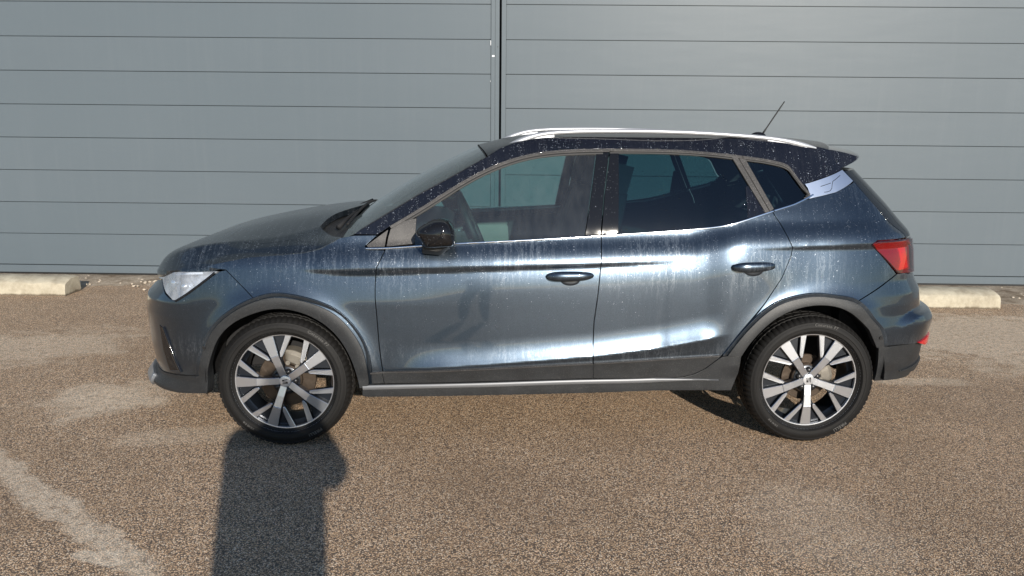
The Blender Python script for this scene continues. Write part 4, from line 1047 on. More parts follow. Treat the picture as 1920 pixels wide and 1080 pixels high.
# roof rails -----------------------------------------------------------------
for s_ in both:
    ys = -.575
    xz = [(1.045, 1.432), (1.085, 1.458), (1.14, 1.484), (1.22, 1.507), (1.34, 1.521), (1.50, 1.527), (1.75, 1.529), (2.0, 1.524), (2.2, 1.514), (2.36, 1.502), (2.47, 1.488), (2.55, 1.470), (2.61, 1.450)]
    if s_ < 0: xz = [(x, z + .012) for x, z in xz]
    L = smooth_line(xz, .02); V, F = [], []; seg = 12
    for i, (x, z) in enumerate(L):
        t = i / (len(L) - 1); wy_ = .017; e = min(1, min(t, 1 - t) / .05)
        thick = .0115 + .010 * (math.exp(-(t / .10) ** 2) + .6 * math.exp(-((1 - t) / .10) ** 2)); thick *= .35 + .65 * e
        for k in range(seg):
            a = 2 * math.pi * k / seg; cy, cz = math.cos(a), math.sin(a)
            V.append((x, s_ * (ys + math.copysign(abs(cy) ** .7, cy) * wy_ * (.5 + .5 * e)), z - .010 + math.copysign(abs(cz) ** .7, cz) * thick - (thick - .0115)))
    for i in range(len(L) - 1):
        for k in range(seg):
            k2 = (k + 1) % seg; F.append((i * seg + k, i * seg + k2, (i + 1) * seg + k2, (i + 1) * seg + k))
    F += [tuple(range(seg)), tuple((len(L) - 1) * seg + k for k in range(seg))]
    bm = bmesh.new(); vs = [bm.verts.new(v) for v in V]; [bm.faces.new([vs[i] for i in f]) for f in F]; bmesh.ops.recalc_face_normals(bm, faces=bm.faces)
    rl = from_bm('roof_rail', bm, M['rail'], CAR, True, None, 50)
    for (xa, xb, za, zb_) in ((1.06, 1.30, .004, .03), (2.36, 2.60, .004, .03)):
        n_ = 14; rows = []
        for i in range(n_):
            x = xa + (xb - xa) * i / (n_ - 1); zr = float(np.interp(x, [p[0] for p in xz], [p[1] for p in xz])) - .018
            zl = min(zr - .001, 1.470 if x < 2 else 1.455)
            rows.append([(x, s_ * (ys - .016), zl - .012), (x, s_ * (ys - .014), zr), (x, s_ * (ys + .014), zr), (x, s_ * (ys + .016), zl - .012)])
        V, F = grid(rows); F += [(0, 1, 2, 3), tuple(len(V) - 4 + q for q in range(4))]
        mk('rail_foot', V, F, M['rail'], rl)
# antenna
ab = bmesh.new(); bmesh.ops.create_uvsphere(ab, u_segments=16, v_segments=8, radius=1)
bmesh.ops.transform(ab, matrix=Matrix.Translation((2.52, 0, 1.495)) @ Matrix.Diagonal((.048, .022, .028, 1)), verts=ab.verts)
an = from_bm('antenna', ab, M['gloss'], CAR, True)
pts = [(2.545 + t * .112, 0, 1.512 + t * .180) for t in np.linspace(0, 1, 12)]
tube('antenna_mast', pts, [.0055, .0055] + [.004] * 8 + [.0034] * 2, M['seal'], an, 8)

# mirrors -----------------------------------------------------------------------
for s_ in both:
    root = parts['front_door'][0 if s_ == 1 else 1]
    # outline in side view (x, z), measured at the cap's outer face; upper cap gloss black, lower shell satin
    prof = [(.652, 1.068), (.690, 1.100), (.725, 1.117), (.760, 1.122), (.795, 1.114), (.817, 1.085), (.824, 1.050), (.822, 1.010), (.790, 1.000), (.730, .996), (.690, 1.000), (.670, 1.030)]
    pc = np.array(prof); c = pc.mean(0); rows = []
    for (yy, sc_, dx) in ((-.865, .62, .02), (-.875, .90, .008), (-.90, 1.0, 0), (-.96, 1.0, 0), (-.985, .93, .002), (-1.005, .78, .006), (-1.017, .55, .010), (-1.021, .25, .014), (-1.022, .03, .016)):
        q = c + (pc - c) * sc_; rows.append([(x + dx, s_ * yy, z) for x, z in q] + [(q[0][0] + dx, s_ * yy, q[0][1])])
    rows = np.array(rows)
    # smooth round the outline
    dense = []
    for r in rows:
        k = np.arange(-2, 15); idx = [(i) % 12 for i in k]
        dense.append(np.stack([cspline(k, r[idx, d], np.linspace(0, 12, 49)) for d in range(3)], 1))
    V, F = grid(dense)
    bm = bmesh.new(); vs = [bm.verts.new(v) for v in V]; [bm.faces.new([vs[i] for i in f]) for f in F]
    bmesh.ops.remove_doubles(bm, verts=bm.verts, dist=.0005); bmesh.ops.recalc_face_normals(bm, faces=bm.faces)
    mi = from_bm('wing_mirror', bm, M['gloss'], root, True, None, 60)
    for f in mi.data.polygons: pass
    # indicator strip and seam, foot
    pts = [(.664, s_ * -.985, 1.050), (.70, s_ * -1.003, 1.052), (.76, s_ * -1.010, 1.053), (.815, s_ * -.998, 1.060)]
    tube('wing_mirror_seam', [tuple(cspline([0, 1, 2, 3], [p[d] for p in pts], np.array([t]))[0] for d in range(3)) for t in np.linspace(0, 3, 14)], .0025, M['silver'], root, 6)
    P = [[(.672, -.80, .955), (.79, -.80, .955), (.80, -.80, 1.0), (.665, -.80, 1.0)], [(.668, -.86, .952), (.752, -.86, .944), (.805, -.86, .985), (.672, -.86, .995)], [(.676, -.93, .985), (.745, -.93, .975), (.80, -.93, .998), (.70, -.93, 1.01)]]
    P = [[(x, y * s_, z) for x, y, z in r] + [(r[0][0], r[0][1] * s_, r[0][2])] for r in P]
    V, F = grid(P); F += [(10, 11, 12, 13)]
    bm = bmesh.new(); vs = [bm.verts.new(v) for v in V]; [bm.faces.new([vs[i] for i in f]) for f in F]; bmesh.ops.remove_doubles(bm, verts=bm.verts, dist=.0005)
    bmesh.ops.recalc_face_normals(bm, faces=bm.faces); bmesh.ops.bevel(bm, geom=list(bm.edges), offset=.004, segments=2, affect='EDGES', clamp_overlap=True)
    from_bm('wing_mirror_foot', bm, M['seal'], root, True, None, 40)

# underbody, wheel housings ------------------------------------------------------
bm = bmesh.new()
box(bm, (1.28, 0, .33), (1.75, 1.52, .08)); box(bm, (-.22, 0, .55), (.75, 1.0, .50)); box(bm, (2.95, 0, .50), (.35, 1.30, .36)); box(bm, (2.4, 0, .48), (.9, 1.0, .28)); box(bm, (.28, 0, .66), (.14, 1.5, .55))
from_bm('underbody', bm, M['black'], CAR)  # floor pan, plus black blocks added inside so the panel gaps stay dark
for (hx, nm) in ((0, 'front'), (2.566, 'rear')):
    for s_ in both:
        rows = []
        for i in range(25):
            a = math.pi * (-.02 + 1.04 * i / 24); r = .365
            rows.append([(hx + math.cos(a) * r * 1.02, s_ * y, max(.30, .345 + math.sin(a) * r)) for y in (-.845, -.70, -.56)])
        V, F = grid(rows); mk('wheel_housing', V, F, M['black'], CAR, True)
        rows = [[(hx + math.cos(a) * r, s_ * -.56, max(.30, .345 + math.sin(a) * r)) for r in (.0, .37)] for a in np.linspace(-.1, math.pi + .1, 20)]
        V, F = grid(rows); mk('wheel_housing', V, F, M['black'], CAR)

# interior -----------------------------------------------------------------------
for s_ in both:
    k = 0 if s_ == 1 else 1
    o = panel('door_card', [(.50, .955), (.82, .975), (1.19, .995), (1.50, 1.015), (1.48, .62), (1.47, .42), (.52, .42), (.50, .7)], M['dash'], None, off=-.075, depth=.01, gap=0, ds=.05, dz=.05, sides=(s_,))[0]; o.parent = parts['front_door'][k]
    o = panel('door_card', [(1.53, 1.015), (1.82, 1.034), (2.04, 1.055), (2.22, 1.100), (2.36, 1.12), (2.38, .95), (2.2, .70), (2.0, .45), (1.5, .42)], M['dash'], None, off=-.075, depth=.01, gap=0, ds=.05, dz=.05, sides=(s_,))[0]; o.parent = parts['rear_door'][k]
    o = panel('inner_trim', [(2.40, 1.12), (2.6, 1.20), (2.95, 1.25), (3.0, .95), (2.9, .6), (2.4, .78)], M['dash'], None, off=-.06, depth=.01, gap=0, ds=.05, dz=.05, sides=(s_,))[0]; o.parent = parts['quarter'][k]
    o = panel('inner_trim', [(2.46, 1.40), (2.9, 1.40), (2.95, 1.28), (2.62, 1.22), (2.5, 1.33)], M['dash'], None, off=-.05, depth=.01, gap=0, ds=.05, dz=.05, sides=(s_,))[0]; o.parent = parts['quarter'][k]
# pale insert on the far door
for o in panel('card_insert', [(.86, .945), (1.12, .955), (1.13, .80), (.90, .78)], M['card'], None, off=-.092, depth=.008, gap=0, ds=.05, dz=.05, rnd=.004, sides=(-1,)): o.parent = parts['front_door'][1]
# headliner
V, F = grid([[(x, y, min(1.452, roof_z(x, y) - .035)) for y in np.linspace(-.54, .54, 7)] for x in np.linspace(1.0, 2.75, 10)]); mk('headliner', V, F, M['dash'], CAR, True)
# dashboard
rows = []
for y in np.linspace(-.70, .70, 15):
    hump = .028 * math.exp(-((y + .37) / .16) ** 2)
    rows.append([(.40, y, .98), (.50, y, 1.012), (.62, y, 1.022 + hump), (.72, y, 1.012 + hump), (.765, y, .98 + hump), (.77, y, .90), (.74, y, .75), (.70, y, .5)])
V, F = grid(rows); mk('dashboard', V, F, M['dash'], CAR, True)
# steering wheel
swr = empty('steering_wheel', (.90, -.37, 1.015), 0, CAR); swr.rotation_euler = (0, R(-24), 0)
ring = [(.0, .183 * math.cos(a), .183 * math.sin(a)) for a in np.linspace(0, 2 * math.pi, 49)[:-1]]
V, F = [], []
for i in range(48):
    a = 2 * math.pi * i / 48
    for k in range(10):
        b_ = 2 * math.pi * k / 10; r = .178 + .0155 * math.cos(b_); V.append((.019 * math.sin(b_), r * math.cos(a), r * math.sin(a)))
for i in range(48):
    for k in range(10):
        i2, k2 = (i + 1) % 48, (k + 1) % 10; F.append((i * 10 + k, i2 * 10 + k, i2 * 10 + k2, i * 10 + k2))
mk('steering_rim', V, F, M['seal'], swr, True)
bm = bmesh.new(); box(bm, (-.02, 0, 0), (.05, .15, .13), bevel=.02); box(bm, (-.005, 0, 0), (.02, .34, .045), bevel=.008); box(bm, (-.005, 0, -.09), (.02, .05, .16), bevel=.008)
from_bm('steering_hub', bm, M['seal'], swr, True, None, 40)
tube('indicator_stalk', [(-.05, 0, .01), (-.055, -.10, .02), (-.06, -.19, .035)], .007, M['silver'], swr, 8)
# seats
def seat(y, x=1.42, w=.50):
    s = empty('front_seat', (x, y, .42), 0, CAR)
    rows = []
    for i, t in enumerate(np.linspace(0, 1, 14)):
        z = .12 + t * .66; bx_ = .10 + t * .20; ww = w / 2 * (1 - .10 * t - .32 * max(0, t - .80) / .2); th = .105 * (1 - .30 * t)
        row = []
        for k in range(20):
            a = 2 * math.pi * k / 20; cy, cx = math.cos(a), math.sin(a)
            row.append((bx_ + math.copysign(abs(cx) ** .6, cx) * th - (.035 if abs(cy) > .75 and cx < 0 else 0), math.copysign(abs(cy) ** .55, cy) * ww, z + .0))
        rows.append(row + [row[0]])
    V, F = grid(rows); F.append(tuple(range(20))); F.append(tuple(13 * 21 + k for k in range(20)))
    bm = bmesh.new(); vs = [bm.verts.new(v) for v in V]; [bm.faces.new([vs[i] for i in f]) for f in F]; bmesh.ops.remove_doubles(bm, verts=bm.verts, dist=.0005); bmesh.ops.recalc_face_normals(bm, faces=bm.faces)
    from_bm('seat_back', bm, M['cloth'], s, True, None, 50)
    bm = bmesh.new(); box(bm, (-.20, 0, .06), (.52, w, .16), bevel=.05); from_bm('seat_cushion', bm, M['cloth'], s, True, None, 50)
    bm = bmesh.new(); box(bm, (.30, 0, .865), (.16, .28, .24), rot=Matrix.Rotation(R(14), 3, 'Y'), bevel=.045); from_bm('head_restraint', bm, M['cloth'], s, True, None, 60)
    return s
seat(-.37, 1.33); seat(.37, 1.30)
rsb = empty('rear_seat', (2.10, 0, .42), 0, CAR)
bm = bmesh.new(); box(bm, (.22, 0, .38), (.16, 1.22, .62), rot=Matrix.Rotation(R(20), 3, 'Y'), bevel=.05); from_bm('seat_back', bm, M['cloth'], rsb, True, None, 50)
bm = bmesh.new(); box(bm, (-.12, 0, .10), (.5, 1.22, .16), bevel=.05); from_bm('seat_cushion', bm, M['cloth'], rsb, True, None, 50)
for y in (-.38, .38):
    bm = bmesh.new(); box(bm, (.34, y, .74), (.09, .25, .16), rot=Matrix.Rotation(R(14), 3, 'Y'), bevel=.04); from_bm('head_restraint', bm, M['cloth'], rsb, True, None, 60)
bm = bmesh.new(); box(bm, (2.75, 0, 1.02), (.55, 1.15, .02), bevel=.005); from_bm('parcel_shelf', bm, M['dash'], CAR)
# inside mirror
bm = bmesh.new(); box(bm, (.80, .0, 1.30), (.03, .24, .06), bevel=.012); o = from_bm('inside_mirror', bm, M['seal'], CAR, True, None, 40)
tube('inside_mirror_stem', [(.80, 0, 1.32), (.76, 0, 1.345)], .008, M['seal'], o, 6)


# ------------------------------------------------------------------ wheels
def tyre_mesh():
    prof = [(.236, -.080), (.244, -.086), (.2505, -.091), (.2530, -.098), (.2560, -.1030), (.2580, -.1055), (.272, -.1062), (.274, -.1082), (.286, -.1075), (.289, -.1050), (.299, -.1015), (.3015, -.1038), (.308, -.0985), (.3145, -.090), (.3188, -.081), (.3212, -.070),
            (.3225, -.064), (.3228, -.0605), (.3160, -.0595), (.3160, -.0530), (.3240, -.0520), (.3245, -.030), (.3168, -.0285), (.3168, -.0205), (.3250, -.0190), (.3252, -.003), (.3252, .003)]
    full = prof + [(r, -y) for r, y in prof[::-1][1:]]
    seg = 288; V, F = lathe_y(full, seg); V = np.array(V)
    n = len(full)
    for i in range(seg):
        for k, (r, y) in enumerate(full):
            ay = abs(y)
            lug = 0
            if .060 < ay < .099 and r > .300: lug = -.0055 if (i % 4) == 0 else 0      # shoulder sipes
            elif ay < .052 and r > .3235 and ((i + (2 if y > 0 else 0)) % 6) == 0: lug = -.004
            if lug:
                v = V[i * n + k]; d = math.hypot(v[0], v[2]); v[0] *= (d + lug) / d; v[2] *= (d + lug) / d
            if r > .3 and V[i * n + k][2] < -.3215: V[i * n + k][2] = -.3215          # flattened where it stands
    me = bpy.data.meshes.new('tyre'); me.from_pydata([tuple(v) for v in V], [], F); me.materials.append(M['rubber'])
    me.polygons.foreach_set('use_smooth', [True] * len(me.polygons)); me.update()
    bm = bmesh.new(); bm.from_mesh(me); bmesh.ops.recalc_face_normals(bm, faces=bm.faces); bm.to_mesh(me); bm.free()
    me.set_sharp_from_angle(angle=R(38))
    return me

def yface(r): return -.0835 + .007 * max(0, (r - .128) / .10) ** 1.0 + .016 * max(0, (.128 - r) / .10) ** 1.3

def extr_poly(bm, pts, depth, midx_top=0, midx_side=1, off=0., bev=.0018, sink=0.):
    """flat outline (u, r) lying on the dished wheel face; top slot 0, flanks slot 1"""
    top = []; mid = []; bot = []
    c = np.mean(pts, axis=0)
    P = shrink(pts, bev)
    if (lambda q: .5 * sum(q[i - 1][0] * q[i][1] - q[i][0] * q[i - 1][1] for i in range(len(q))))(pts) < 0: pts = pts[::-1]
    for (u, v), (u2, v2) in zip(pts, P):
        r = math.hypot(u, v); y = yface(r) + off
        top.append(bm.verts.new((u2, y, v2))); mid.append(bm.verts.new((u, y + bev, v))); bot.append(bm.verts.new((u + (u - c[0]) * sink, y + depth, v + (v - c[1]) * sink * .3)))
    f = bm.faces.new(top); f.material_index = midx_top
    n = len(pts)
    for i in range(n):
        j = (i + 1) % n
        g = bm.faces.new((top[i], top[j], mid[j], mid[i])); g.material_index = midx_top
        g = bm.faces.new((mid[i], mid[j], bot[j], bot[i])); g.material_index = midx_side
    return f

def spoke_mesh():
    bm = bmesh.new()
    # the broad blade, in two facets that meet at a fold
    inner = [(-.0165, .026), (-.0168, .075), (-.0190, .130), (.0190, .130), (.0168, .075), (.0165, .026)]
    outer = [(-.0191, .1302), (-.0250, .205), (-.0268, .2335), (.0268, .2335), (.0250, .205), (.0191, .1302)]
    extr_poly(bm, inner, .030, sink=.25); extr_poly(bm, outer, .034, sink=.05)
    for s in (-1, 1):
        arm = [(s * .0240, .1210), (s * .0315, .1165), (s * .0385, .1215), (s * .1085, .1990), (s * .1120, .2085), (s * .0850, .2200), (s * .0760, .2030), (s * .0290, .1400)]
        # outline running: tip, outer edge out to the rim, dog-leg, inner edge back
        extr_poly(bm, arm, .026)
        end = [(s * .1068, .2002), (s * .1078, .2070), (s * .1020, .2120)]
        # sunk floor of the pocket between blade and arm
        fl = [(s * .0200, .140), (s * .0280, .144), (s * .0750, .2050), (s * .0815, .2205), (s * .0270, .2335)]
        g = extr_poly(bm, fl, .004, 1, 1, off=.021)
        # raised ridge that joins arm foot and blade
        extr_poly(bm, [(s * .0205, .100), (s * .0300, .1170), (s * .0240, .1230), (s * .0200, .1220)], .022, 1, 1, off=.004)
    bmesh.ops.recalc_face_normals(bm, faces=bm.faces)
    me = bpy.data.meshes.new('spoke'); bm.to_mesh(me); bm.free(); me.materials.append(M['alloy_face']); me.materials.append(M['alloy_dark'])
    return me

def rim_mesh():
    prof = [(.2235, -.0705), (.2245, -.0755), (.2300, -.0775), (.2375, -.0800), (.2408, -.0850), (.2418, -.0900), (.2395, -.0935), (.2360, -.0930), (.2345, -.0880), (.230, -.080)]
    V, F = lathe_y([(.2225, -.062), (.2232, -.0762), (.2245, -.0778), (.2405, -.0800), (.2412, -.0830), (.2418, -.0900), (.2432, -.0920), (.2455, -.0905), (.2455, -.082)], 96)
    n1 = len(F); mi = [0] * n1
    V2, F2 = lathe_y([(.2225, -.062), (.2190, -.045), (.205, -.030), (.200, .02), (.205, .085), (.228, .098)], 96)
    o = len(V); V += V2; F += [tuple(i + o for i in f) for f in F2]; mi += [1] * len(F2)
    # hub drum and the dark hub face with its star between the blades
    V3, F3 = lathe_y([(.0005, -.058), (.052, -.058), (.066, -.052), (.070, -.03), (.070, .02)], 60)
    o = len(V); V += V3; F += [tuple(i + o for i in f) for f in F3]; mi += [1] * len(F3)
    me = bpy.data.meshes.new('rim'); me.from_pydata(V, [], F); me.materials.append(M['alloy_face']); me.materials.append(M['alloy_dark'])
    me.polygons.foreach_set('material_index', mi); me.polygons.foreach_set('use_smooth', [True] * len(F))
    bm = bmesh.new(); bm.from_mesh(me); bmesh.ops.recalc_face_normals(bm, faces=bm.faces); bm.to_mesh(me); bm.free(); me.set_sharp_from_angle(angle=R(35))
    return me

def cap_mesh():
    bm = bmesh.new()
    V, F = lathe_y([(.0004, -.0745), (.020, -.0742), (.0265, -.0728), (.0285, -.070), (.0285, -.055)], 40)
    vs = [bm.verts.new(v) for v in V]
    for f in F: bm.faces.new([vs[i] for i in f])
    # the letter mark: two hooked bars with a slanting gap, set as a stylised S
    for sgn in (1, -1):
        pts = [(-.0135, .0035), (-.0135, .0115), (.0135, .0125), (.0135, .0085), (-.0055, .0075), (.0125, .0025), (.0125, .0012)]
        pts = [(-.0140, .0020), (-.0140, .0105), (.0120, .0120), (.0150, .0085), (-.0050, .0072), (-.0040, .0056), (.0130, .0030), (.0130, .0014)]
        q = [(x * sgn * .92, z * sgn * .98) for x, z in pts]
        t = [bm.verts.new((x, -.0752, z)) for x, z in q]; b_ = [bm.verts.new((x, -.0735, z)) for x, z in q]
        f = bm.faces.new(t); f.material_index = 1
        for i in range(len(q)):
            j = (i + 1) % len(q); g = bm.faces.new((t[i], t[j], b_[j], b_[i])); g.material_index = 1
    bmesh.ops.recalc_face_normals(bm, faces=bm.faces)
    me = bpy.data.meshes.new('centre_cap'); bm.to_mesh(me); bm.free(); me.materials.append(M['cap']); me.materials.append(M['bolt'])
    me.set_sharp_from_angle(angle=R(30)); me.polygons.foreach_set('use_smooth', [True] * len(me.polygons)); me.set_sharp_from_angle(angle=R(30))
    return me

def bolt_mesh():
    V, F = lathe_y([(.0003, -.0735), (.0070, -.0725), (.0118, -.069), (.0145, -.063), (.0152, -.050)], 20)
    me = bpy.data.meshes.new('wheel_bolt'); me.from_pydata(V, [], F); me.materials.append(M['bolt']); me.polygons.foreach_set('use_smooth', [True] * len(F))
    bm = bmesh.new(); bm.from_mesh(me); bmesh.ops.recalc_face_normals(bm, faces=bm.faces); bm.to_mesh(me); bm.free()
    return me

def disc_mesh(R1):
    V, F = lathe_y([(.074, -.030), (.076, -.022), (R1 - .002, -.022), (R1, -.020), (R1, -.008), (R1 - .002, -.006), (.076, -.006)], 72)
    o = len(V); V2, F2 = lathe_y([(.03, -.048), (.070, -.048), (.075, -.044), (.076, -.022)], 72); V += V2; F += [tuple(i + o for i in f) for f in F2]
    me = bpy.data.meshes.new('brake_disc'); me.from_pydata(V, [], F); me.materials.append(M['disc']); me.polygons.foreach_set('use_smooth', [True] * len(F))
    bm = bmesh.new(); bm.from_mesh(me); bmesh.ops.recalc_face_normals(bm, faces=bm.faces); bm.to_mesh(me); bm.free(); me.set_sharp_from_angle(angle=R(30))
    return me

def caliper_mesh(R1, a0, a1):
    bm = bmesh.new(); rows = []
    for a in np.linspace(a0, a1, 12):
        t = abs((a - (a0 + a1) / 2) / ((a1 - a0) / 2)); k = 1 - .3 * t ** 4
        sec = [(R1 - .055 * k, -.034), (R1 - .045 * k, -.050 * k), (R1 - .004, -.052 * k), (R1 + .014 * k, -.040), (R1 + .016 * k, .03), (R1 - .055, .03)]
        rows.append([(r * math.cos(a), y, r * math.sin(a)) for r, y in sec] )
    V, F = grid([r + [r[0]] for r in rows]); vs = [bm.verts.new(v) for v in V]; [bm.faces.new([vs[i] for i in f]) for f in F]
    bmesh.ops.remove_doubles(bm, verts=bm.verts, dist=.0003); bmesh.ops.holes_fill(bm, edges=bm.edges)
    am = (a0 + a1) / 2
    for da in (-.28, .28):
        r = bmesh.ops.create_cone(bm, cap_ends=True, segments=16, radius1=.014, radius2=.012, depth=.05)
        bmesh.ops.transform(bm, matrix=Matrix.Translation(((R1 - .05) * math.cos(am + da), -.030, (R1 - .05) * math.sin(am + da))) @ Matrix.Rotation(math.pi / 2, 4, 'X'), verts=r['verts'])
    bmesh.ops.recalc_face_normals(bm, faces=bm.faces)
    bmesh.ops.bevel(bm, geom=list(bm.edges), offset=.002, segments=1, affect='EDGES', clamp_overlap=True)
    me = bpy.data.meshes.new('brake_caliper'); bm.to_mesh(me); bm.free(); me.materials.append(M['caliper']); return me

def arc_text(txt, rad, a_mid, size, parent, y=-.1083, mat=None, inward=False):
    """raised lettering round the sidewall, reading clockwise about the hub"""
    V, F = [], []
    x = 0; glyph = []
    for ch in txt:
        if ch == ' ': x += size * .4; continue
        cu = bpy.data.curves.new('lettering', 'FONT'); cu.body = ch; cu.size = size; cu.extrude = .0008; cu.resolution_u = 2; cu.offset = .0002
        o = bpy.data.objects.new('lettering', cu); col.objects.link(o); dg = bpy.context.evaluated_depsgraph_get()
        me = bpy.data.meshes.new_from_object(o.evaluated_get(dg)); bpy.data.objects.remove(o); bpy.data.curves.remove(cu)
        co = np.array([v.co[:] for v in me.vertices]); w = co[:, 0].max()
        glyph.append((x, co, [tuple(p.vertices) for p in me.polygons])); x += w + size * .10; bpy.data.meshes.remove(me)
    tot = x
    for x0, co, fs in glyph:
        base = len(V)
        for c in co:
            a = a_mid + (tot / 2 - (x0 + c[0])) / rad; r = rad + c[1] - size * .35
            V.append((r * math.cos(a), y - c[2], r * math.sin(a)))
        F += [tuple(i + base for i in f) for f in fs]
    return mk('sidewall_lettering', V, F, mat, parent)

TY, SP, RM, CP, BO = tyre_mesh(), spoke_mesh(), rim_mesh(), cap_mesh(), bolt_mesh()
D1, D2 = disc_mesh(.138), disc_mesh(.118)
letter = simple('raised_rubber', (.10, .097, .092), .6)
def add(name, me, parent, ry=0, loc=(0, 0, 0)):
    o = bpy.data.objects.new(name, me); col.objects.link(o); o.parent = parent; o.rotation_euler = (0, ry, 0); o.location = loc; return o
CA1 = caliper_mesh(.138, R(40), R(92)); CA2 = caliper_mesh(.118, R(-14), R(38)); 
for (hx, front) in ((0, True), (2.566, False)):
    for s_ in (1, -1):
        w = empty('wheel', (hx, -.757 * s_, .3215), 0 if s_ == 1 else math.pi, CAR)
        ang = R(0) if front else R(18)      # one blade points straight back on the front wheel, straight down on the rear
        add('tyre', TY, w)
        add('rim', RM, w).scale = (1.033, 1, 1.033)
        a0 = R(180) if front else R(270)
        for k in range(5):
            a = a0 + k * R(72); add('spoke', SP, w, math.pi / 2 - a).scale = (1.033, 1, 1.033)
            b_ = a + R(36); add('wheel_bolt', BO, w, 0, (math.cos(b_) * .0475, 0, math.sin(b_) * .0475))
        add('centre_cap', CP, w, R(-4) if front else R(-90))
        add('brake_disc', D1 if front else D2, w)
        c_ = add('brake_caliper', CA1 if front else CA2, w)
        if s_ == 1:
            arc_text('Cinturato P7', .2895, R(52) if front else R(80), .019, w, mat=letter)
            arc_text('PIRELLI', .2860, R(-60) if front else R(-55), .020, w, mat=letter)
            arc_text('215/45 R18', .2750, R(-130), .012, w, mat=letter)

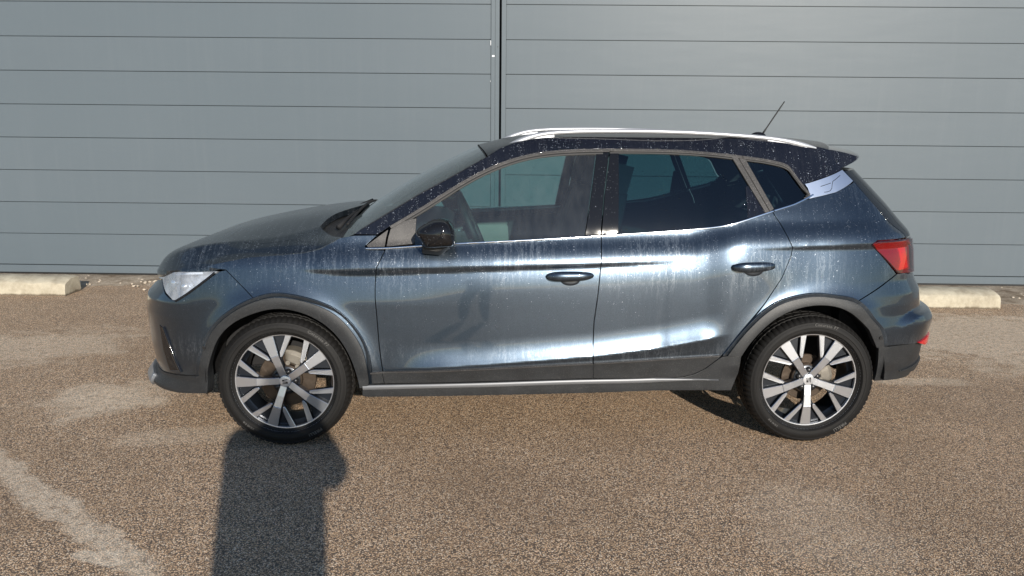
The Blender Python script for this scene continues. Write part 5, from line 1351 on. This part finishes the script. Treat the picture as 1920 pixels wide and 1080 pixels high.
# ------------------------------------------------------------------ the person taking the picture: stands behind the camera, in sunlight, casting the long shadow
def person():
    P = {'pel': (-.02, -.42, .93), 'waist': (-.02, -.42, 1.08), 'chest': (-.02, -.42, 1.27), 'neckb': (-.02, -.40, 1.43), 'neck': (-.015, -.385, 1.49), 'head': (-.01, -.355, 1.58), 'top': (-.01, -.36, 1.68),
         'shl': (-.205, -.41, 1.39), 'ell': (-.225, -.24, 1.22), 'wrl': (-.095, -.075, 1.38), 'shr': (.165, -.41, 1.39), 'elr': (.215, -.27, 1.20), 'wrr': (.075, -.075, 1.40),
         'hipl': (-.11, -.42, .88), 'knl': (-.125, -.40, .50), 'anl': (-.135, -.44, .09), 'tol': (-.15, -.30, .035), 'hipr': (.07, -.42, .88), 'knr': (.085, -.40, .50), 'anr': (.095, -.44, .09), 'tor': (.12, -.30, .035)}
    rad = {'pel': (.215, .14), 'waist': (.20, .14), 'chest': (.22, .15), 'neckb': (.11, .10), 'neck': (.058, .06), 'head': (.082, .098), 'top': (.068, .08),
           'shl': (.085, .08), 'ell': (.085, .08), 'wrl': (.042, .042), 'shr': (.085, .08), 'elr': (.085, .085), 'wrr': (.042, .042),
           'hipl': (.115, .12), 'knl': (.082, .085), 'anl': (.062, .062), 'tol': (.045, .035), 'hipr': (.115, .12), 'knr': (.082, .085), 'anr': (.062, .062), 'tor': (.045, .035)}
    E_ = [('pel', 'waist'), ('waist', 'chest'), ('chest', 'neckb'), ('neckb', 'neck'), ('neck', 'head'), ('head', 'top'), ('chest', 'shl'), ('shl', 'ell'), ('ell', 'wrl'), ('chest', 'shr'), ('shr', 'elr'), ('elr', 'wrr'),
          ('pel', 'hipl'), ('hipl', 'knl'), ('knl', 'anl'), ('anl', 'tol'), ('pel', 'hipr'), ('hipr', 'knr'), ('knr', 'anr'), ('anr', 'tor')]
    ks = list(P); ix = {k: i for i, k in enumerate(ks)}
    root = empty('person', (-.035, 0, 0)); tag(root, 'person in dark jacket holding up a phone, casting the long shadow on the asphalt', 'person')
    def skin(name, P, rad, E_, rootk, mat):
        ks = list(P); ix = {k: i for i, k in enumerate(ks)}
        me = bpy.data.meshes.new(name); me.from_pydata([P[k] for k in ks], [(ix[a], ix[b]) for a, b in E_], []); o = bpy.data.objects.new(name, me); col.objects.link(o)
        m = o.modifiers.new('skin', 'SKIN'); sv = me.skin_vertices[0].data
        for k in ks: sv[ix[k]].radius = rad[k] if isinstance(rad[k], tuple) else (rad[k], rad[k]); sv[ix[k]].use_root = (k == rootk)
        s = o.modifiers.new('sub', 'SUBSURF'); s.levels = 2; s.render_levels = 2
        dg = bpy.context.evaluated_depsgraph_get(); nm = bpy.data.meshes.new_from_object(o.evaluated_get(dg)); bpy.data.objects.remove(o)
        nm.materials.clear(); nm.materials.append(mat); nm.polygons.foreach_set('use_smooth', [True] * len(nm.polygons))
        o = bpy.data.objects.new(name, nm); col.objects.link(o); o.parent = root; return o
    skinm = simple('skin', (.45, .28, .20), .5); cl = simple('dark_jacket', (.02, .022, .03), .85, bump=.5, bscale=60)
    skin('body', P, rad, E_, 'pel', cl)
    # head, hands with five fingers each, hair, phone
    bm = bmesh.new(); r = bmesh.ops.create_uvsphere(bm, u_segments=28, v_segments=20, radius=1)
    for v in bm.verts:
        x, y, z = v.co; k = 1 - .16 * max(0, -z); v.co = Vector((x * .078 * k, y * .098 * (1 - .10 * max(0, -z)) , z * .118))
        if y > .6 and -.25 < z < .15 and abs(x) < .2: v.co.y += .016 * (1 - abs(x) / .2)
        if y > .7 and z < -.5: v.co.y += .006
    bmesh.ops.translate(bm, verts=bm.verts, vec=Vector((-.01, -.335, 1.605))); hd = from_bm('head', bm, skinm, root, True)
    bm = bmesh.new(); bmesh.ops.create_uvsphere(bm, u_segments=28, v_segments=20, radius=1)
    for v in bm.verts: v.co = Vector((v.co.x * .086, v.co.y * .103 - (.012 if v.co.z < .4 else 0), max(v.co.z, -.35 + (1.0 if v.co.y > .35 else 0) * .75) * .125))
    bmesh.ops.translate(bm, verts=bm.verts, vec=Vector((-.01, -.348, 1.618))); from_bm('hair', bm, simple('dark_hair', (.02, .015, .01), .7), hd, True)
    bm = bmesh.new()
    for sx in (-.033, .033):
        r = bmesh.ops.create_uvsphere(bm, u_segments=10, v_segments=8, radius=.011); bmesh.ops.translate(bm, verts=r['verts'], vec=Vector((-.01 + sx, -.246, 1.61)))
    from_bm('eyes', bm, simple('eye_white', (.7, .7, .68), .3), hd, True)
    for sg, wr in ((-1, P['wrl']), (1, P['wrr'])):
        hx = sg * .078
        pp = {'w': wr, 'p': (hx + sg * .012, -.055, 1.43), 'q': (hx + sg * .008, -.045, 1.46)}; rr2 = {'w': .030, 'p': (.036, .020), 'q': (.034, .017)}; ee = [('w', 'p'), ('p', 'q')]
        for f in range(4):
            z = 1.435 + f * .020; L = (.055, .066, .062, .048)[f]
            a, b_, c_ = 'a%d' % f, 'b%d' % f, 'c%d' % f
            pp[a] = (hx + sg * .012, -.030, z); pp[b_] = (hx + sg * .010 - sg * L * .25, -.002 - .018, z + .004); pp[c_] = (hx - sg * (L * .62), -.020, z + .006)
            rr2[a] = .0095; rr2[b_] = .0085; rr2[c_] = .0075; ee += [('q' if f > 1 else 'p', a), (a, b_), (b_, c_)]
        pp['t1'] = (hx - sg * .012, -.065, 1.445); pp['t2'] = (hx - sg * .038, -.050, 1.463); pp['t3'] = (hx - sg * .052, -.042, 1.475); rr2['t1'] = .012; rr2['t2'] = .0105; rr2['t3'] = .009; ee += [('p', 't1'), ('t1', 't2'), ('t2', 't3')]
        skin('hand', pp, rr2, ee, 'w', skinm)
    bm = bmesh.new(); box(bm, (0, -.028, 1.478), (.150, .008, .072), bevel=.003)
    ph = from_bm('held_phone', bm, M['bolt'], None, True, None, 40); tag(ph, 'dark phone held up sideways in both hands behind the camera position', 'phone')
person()
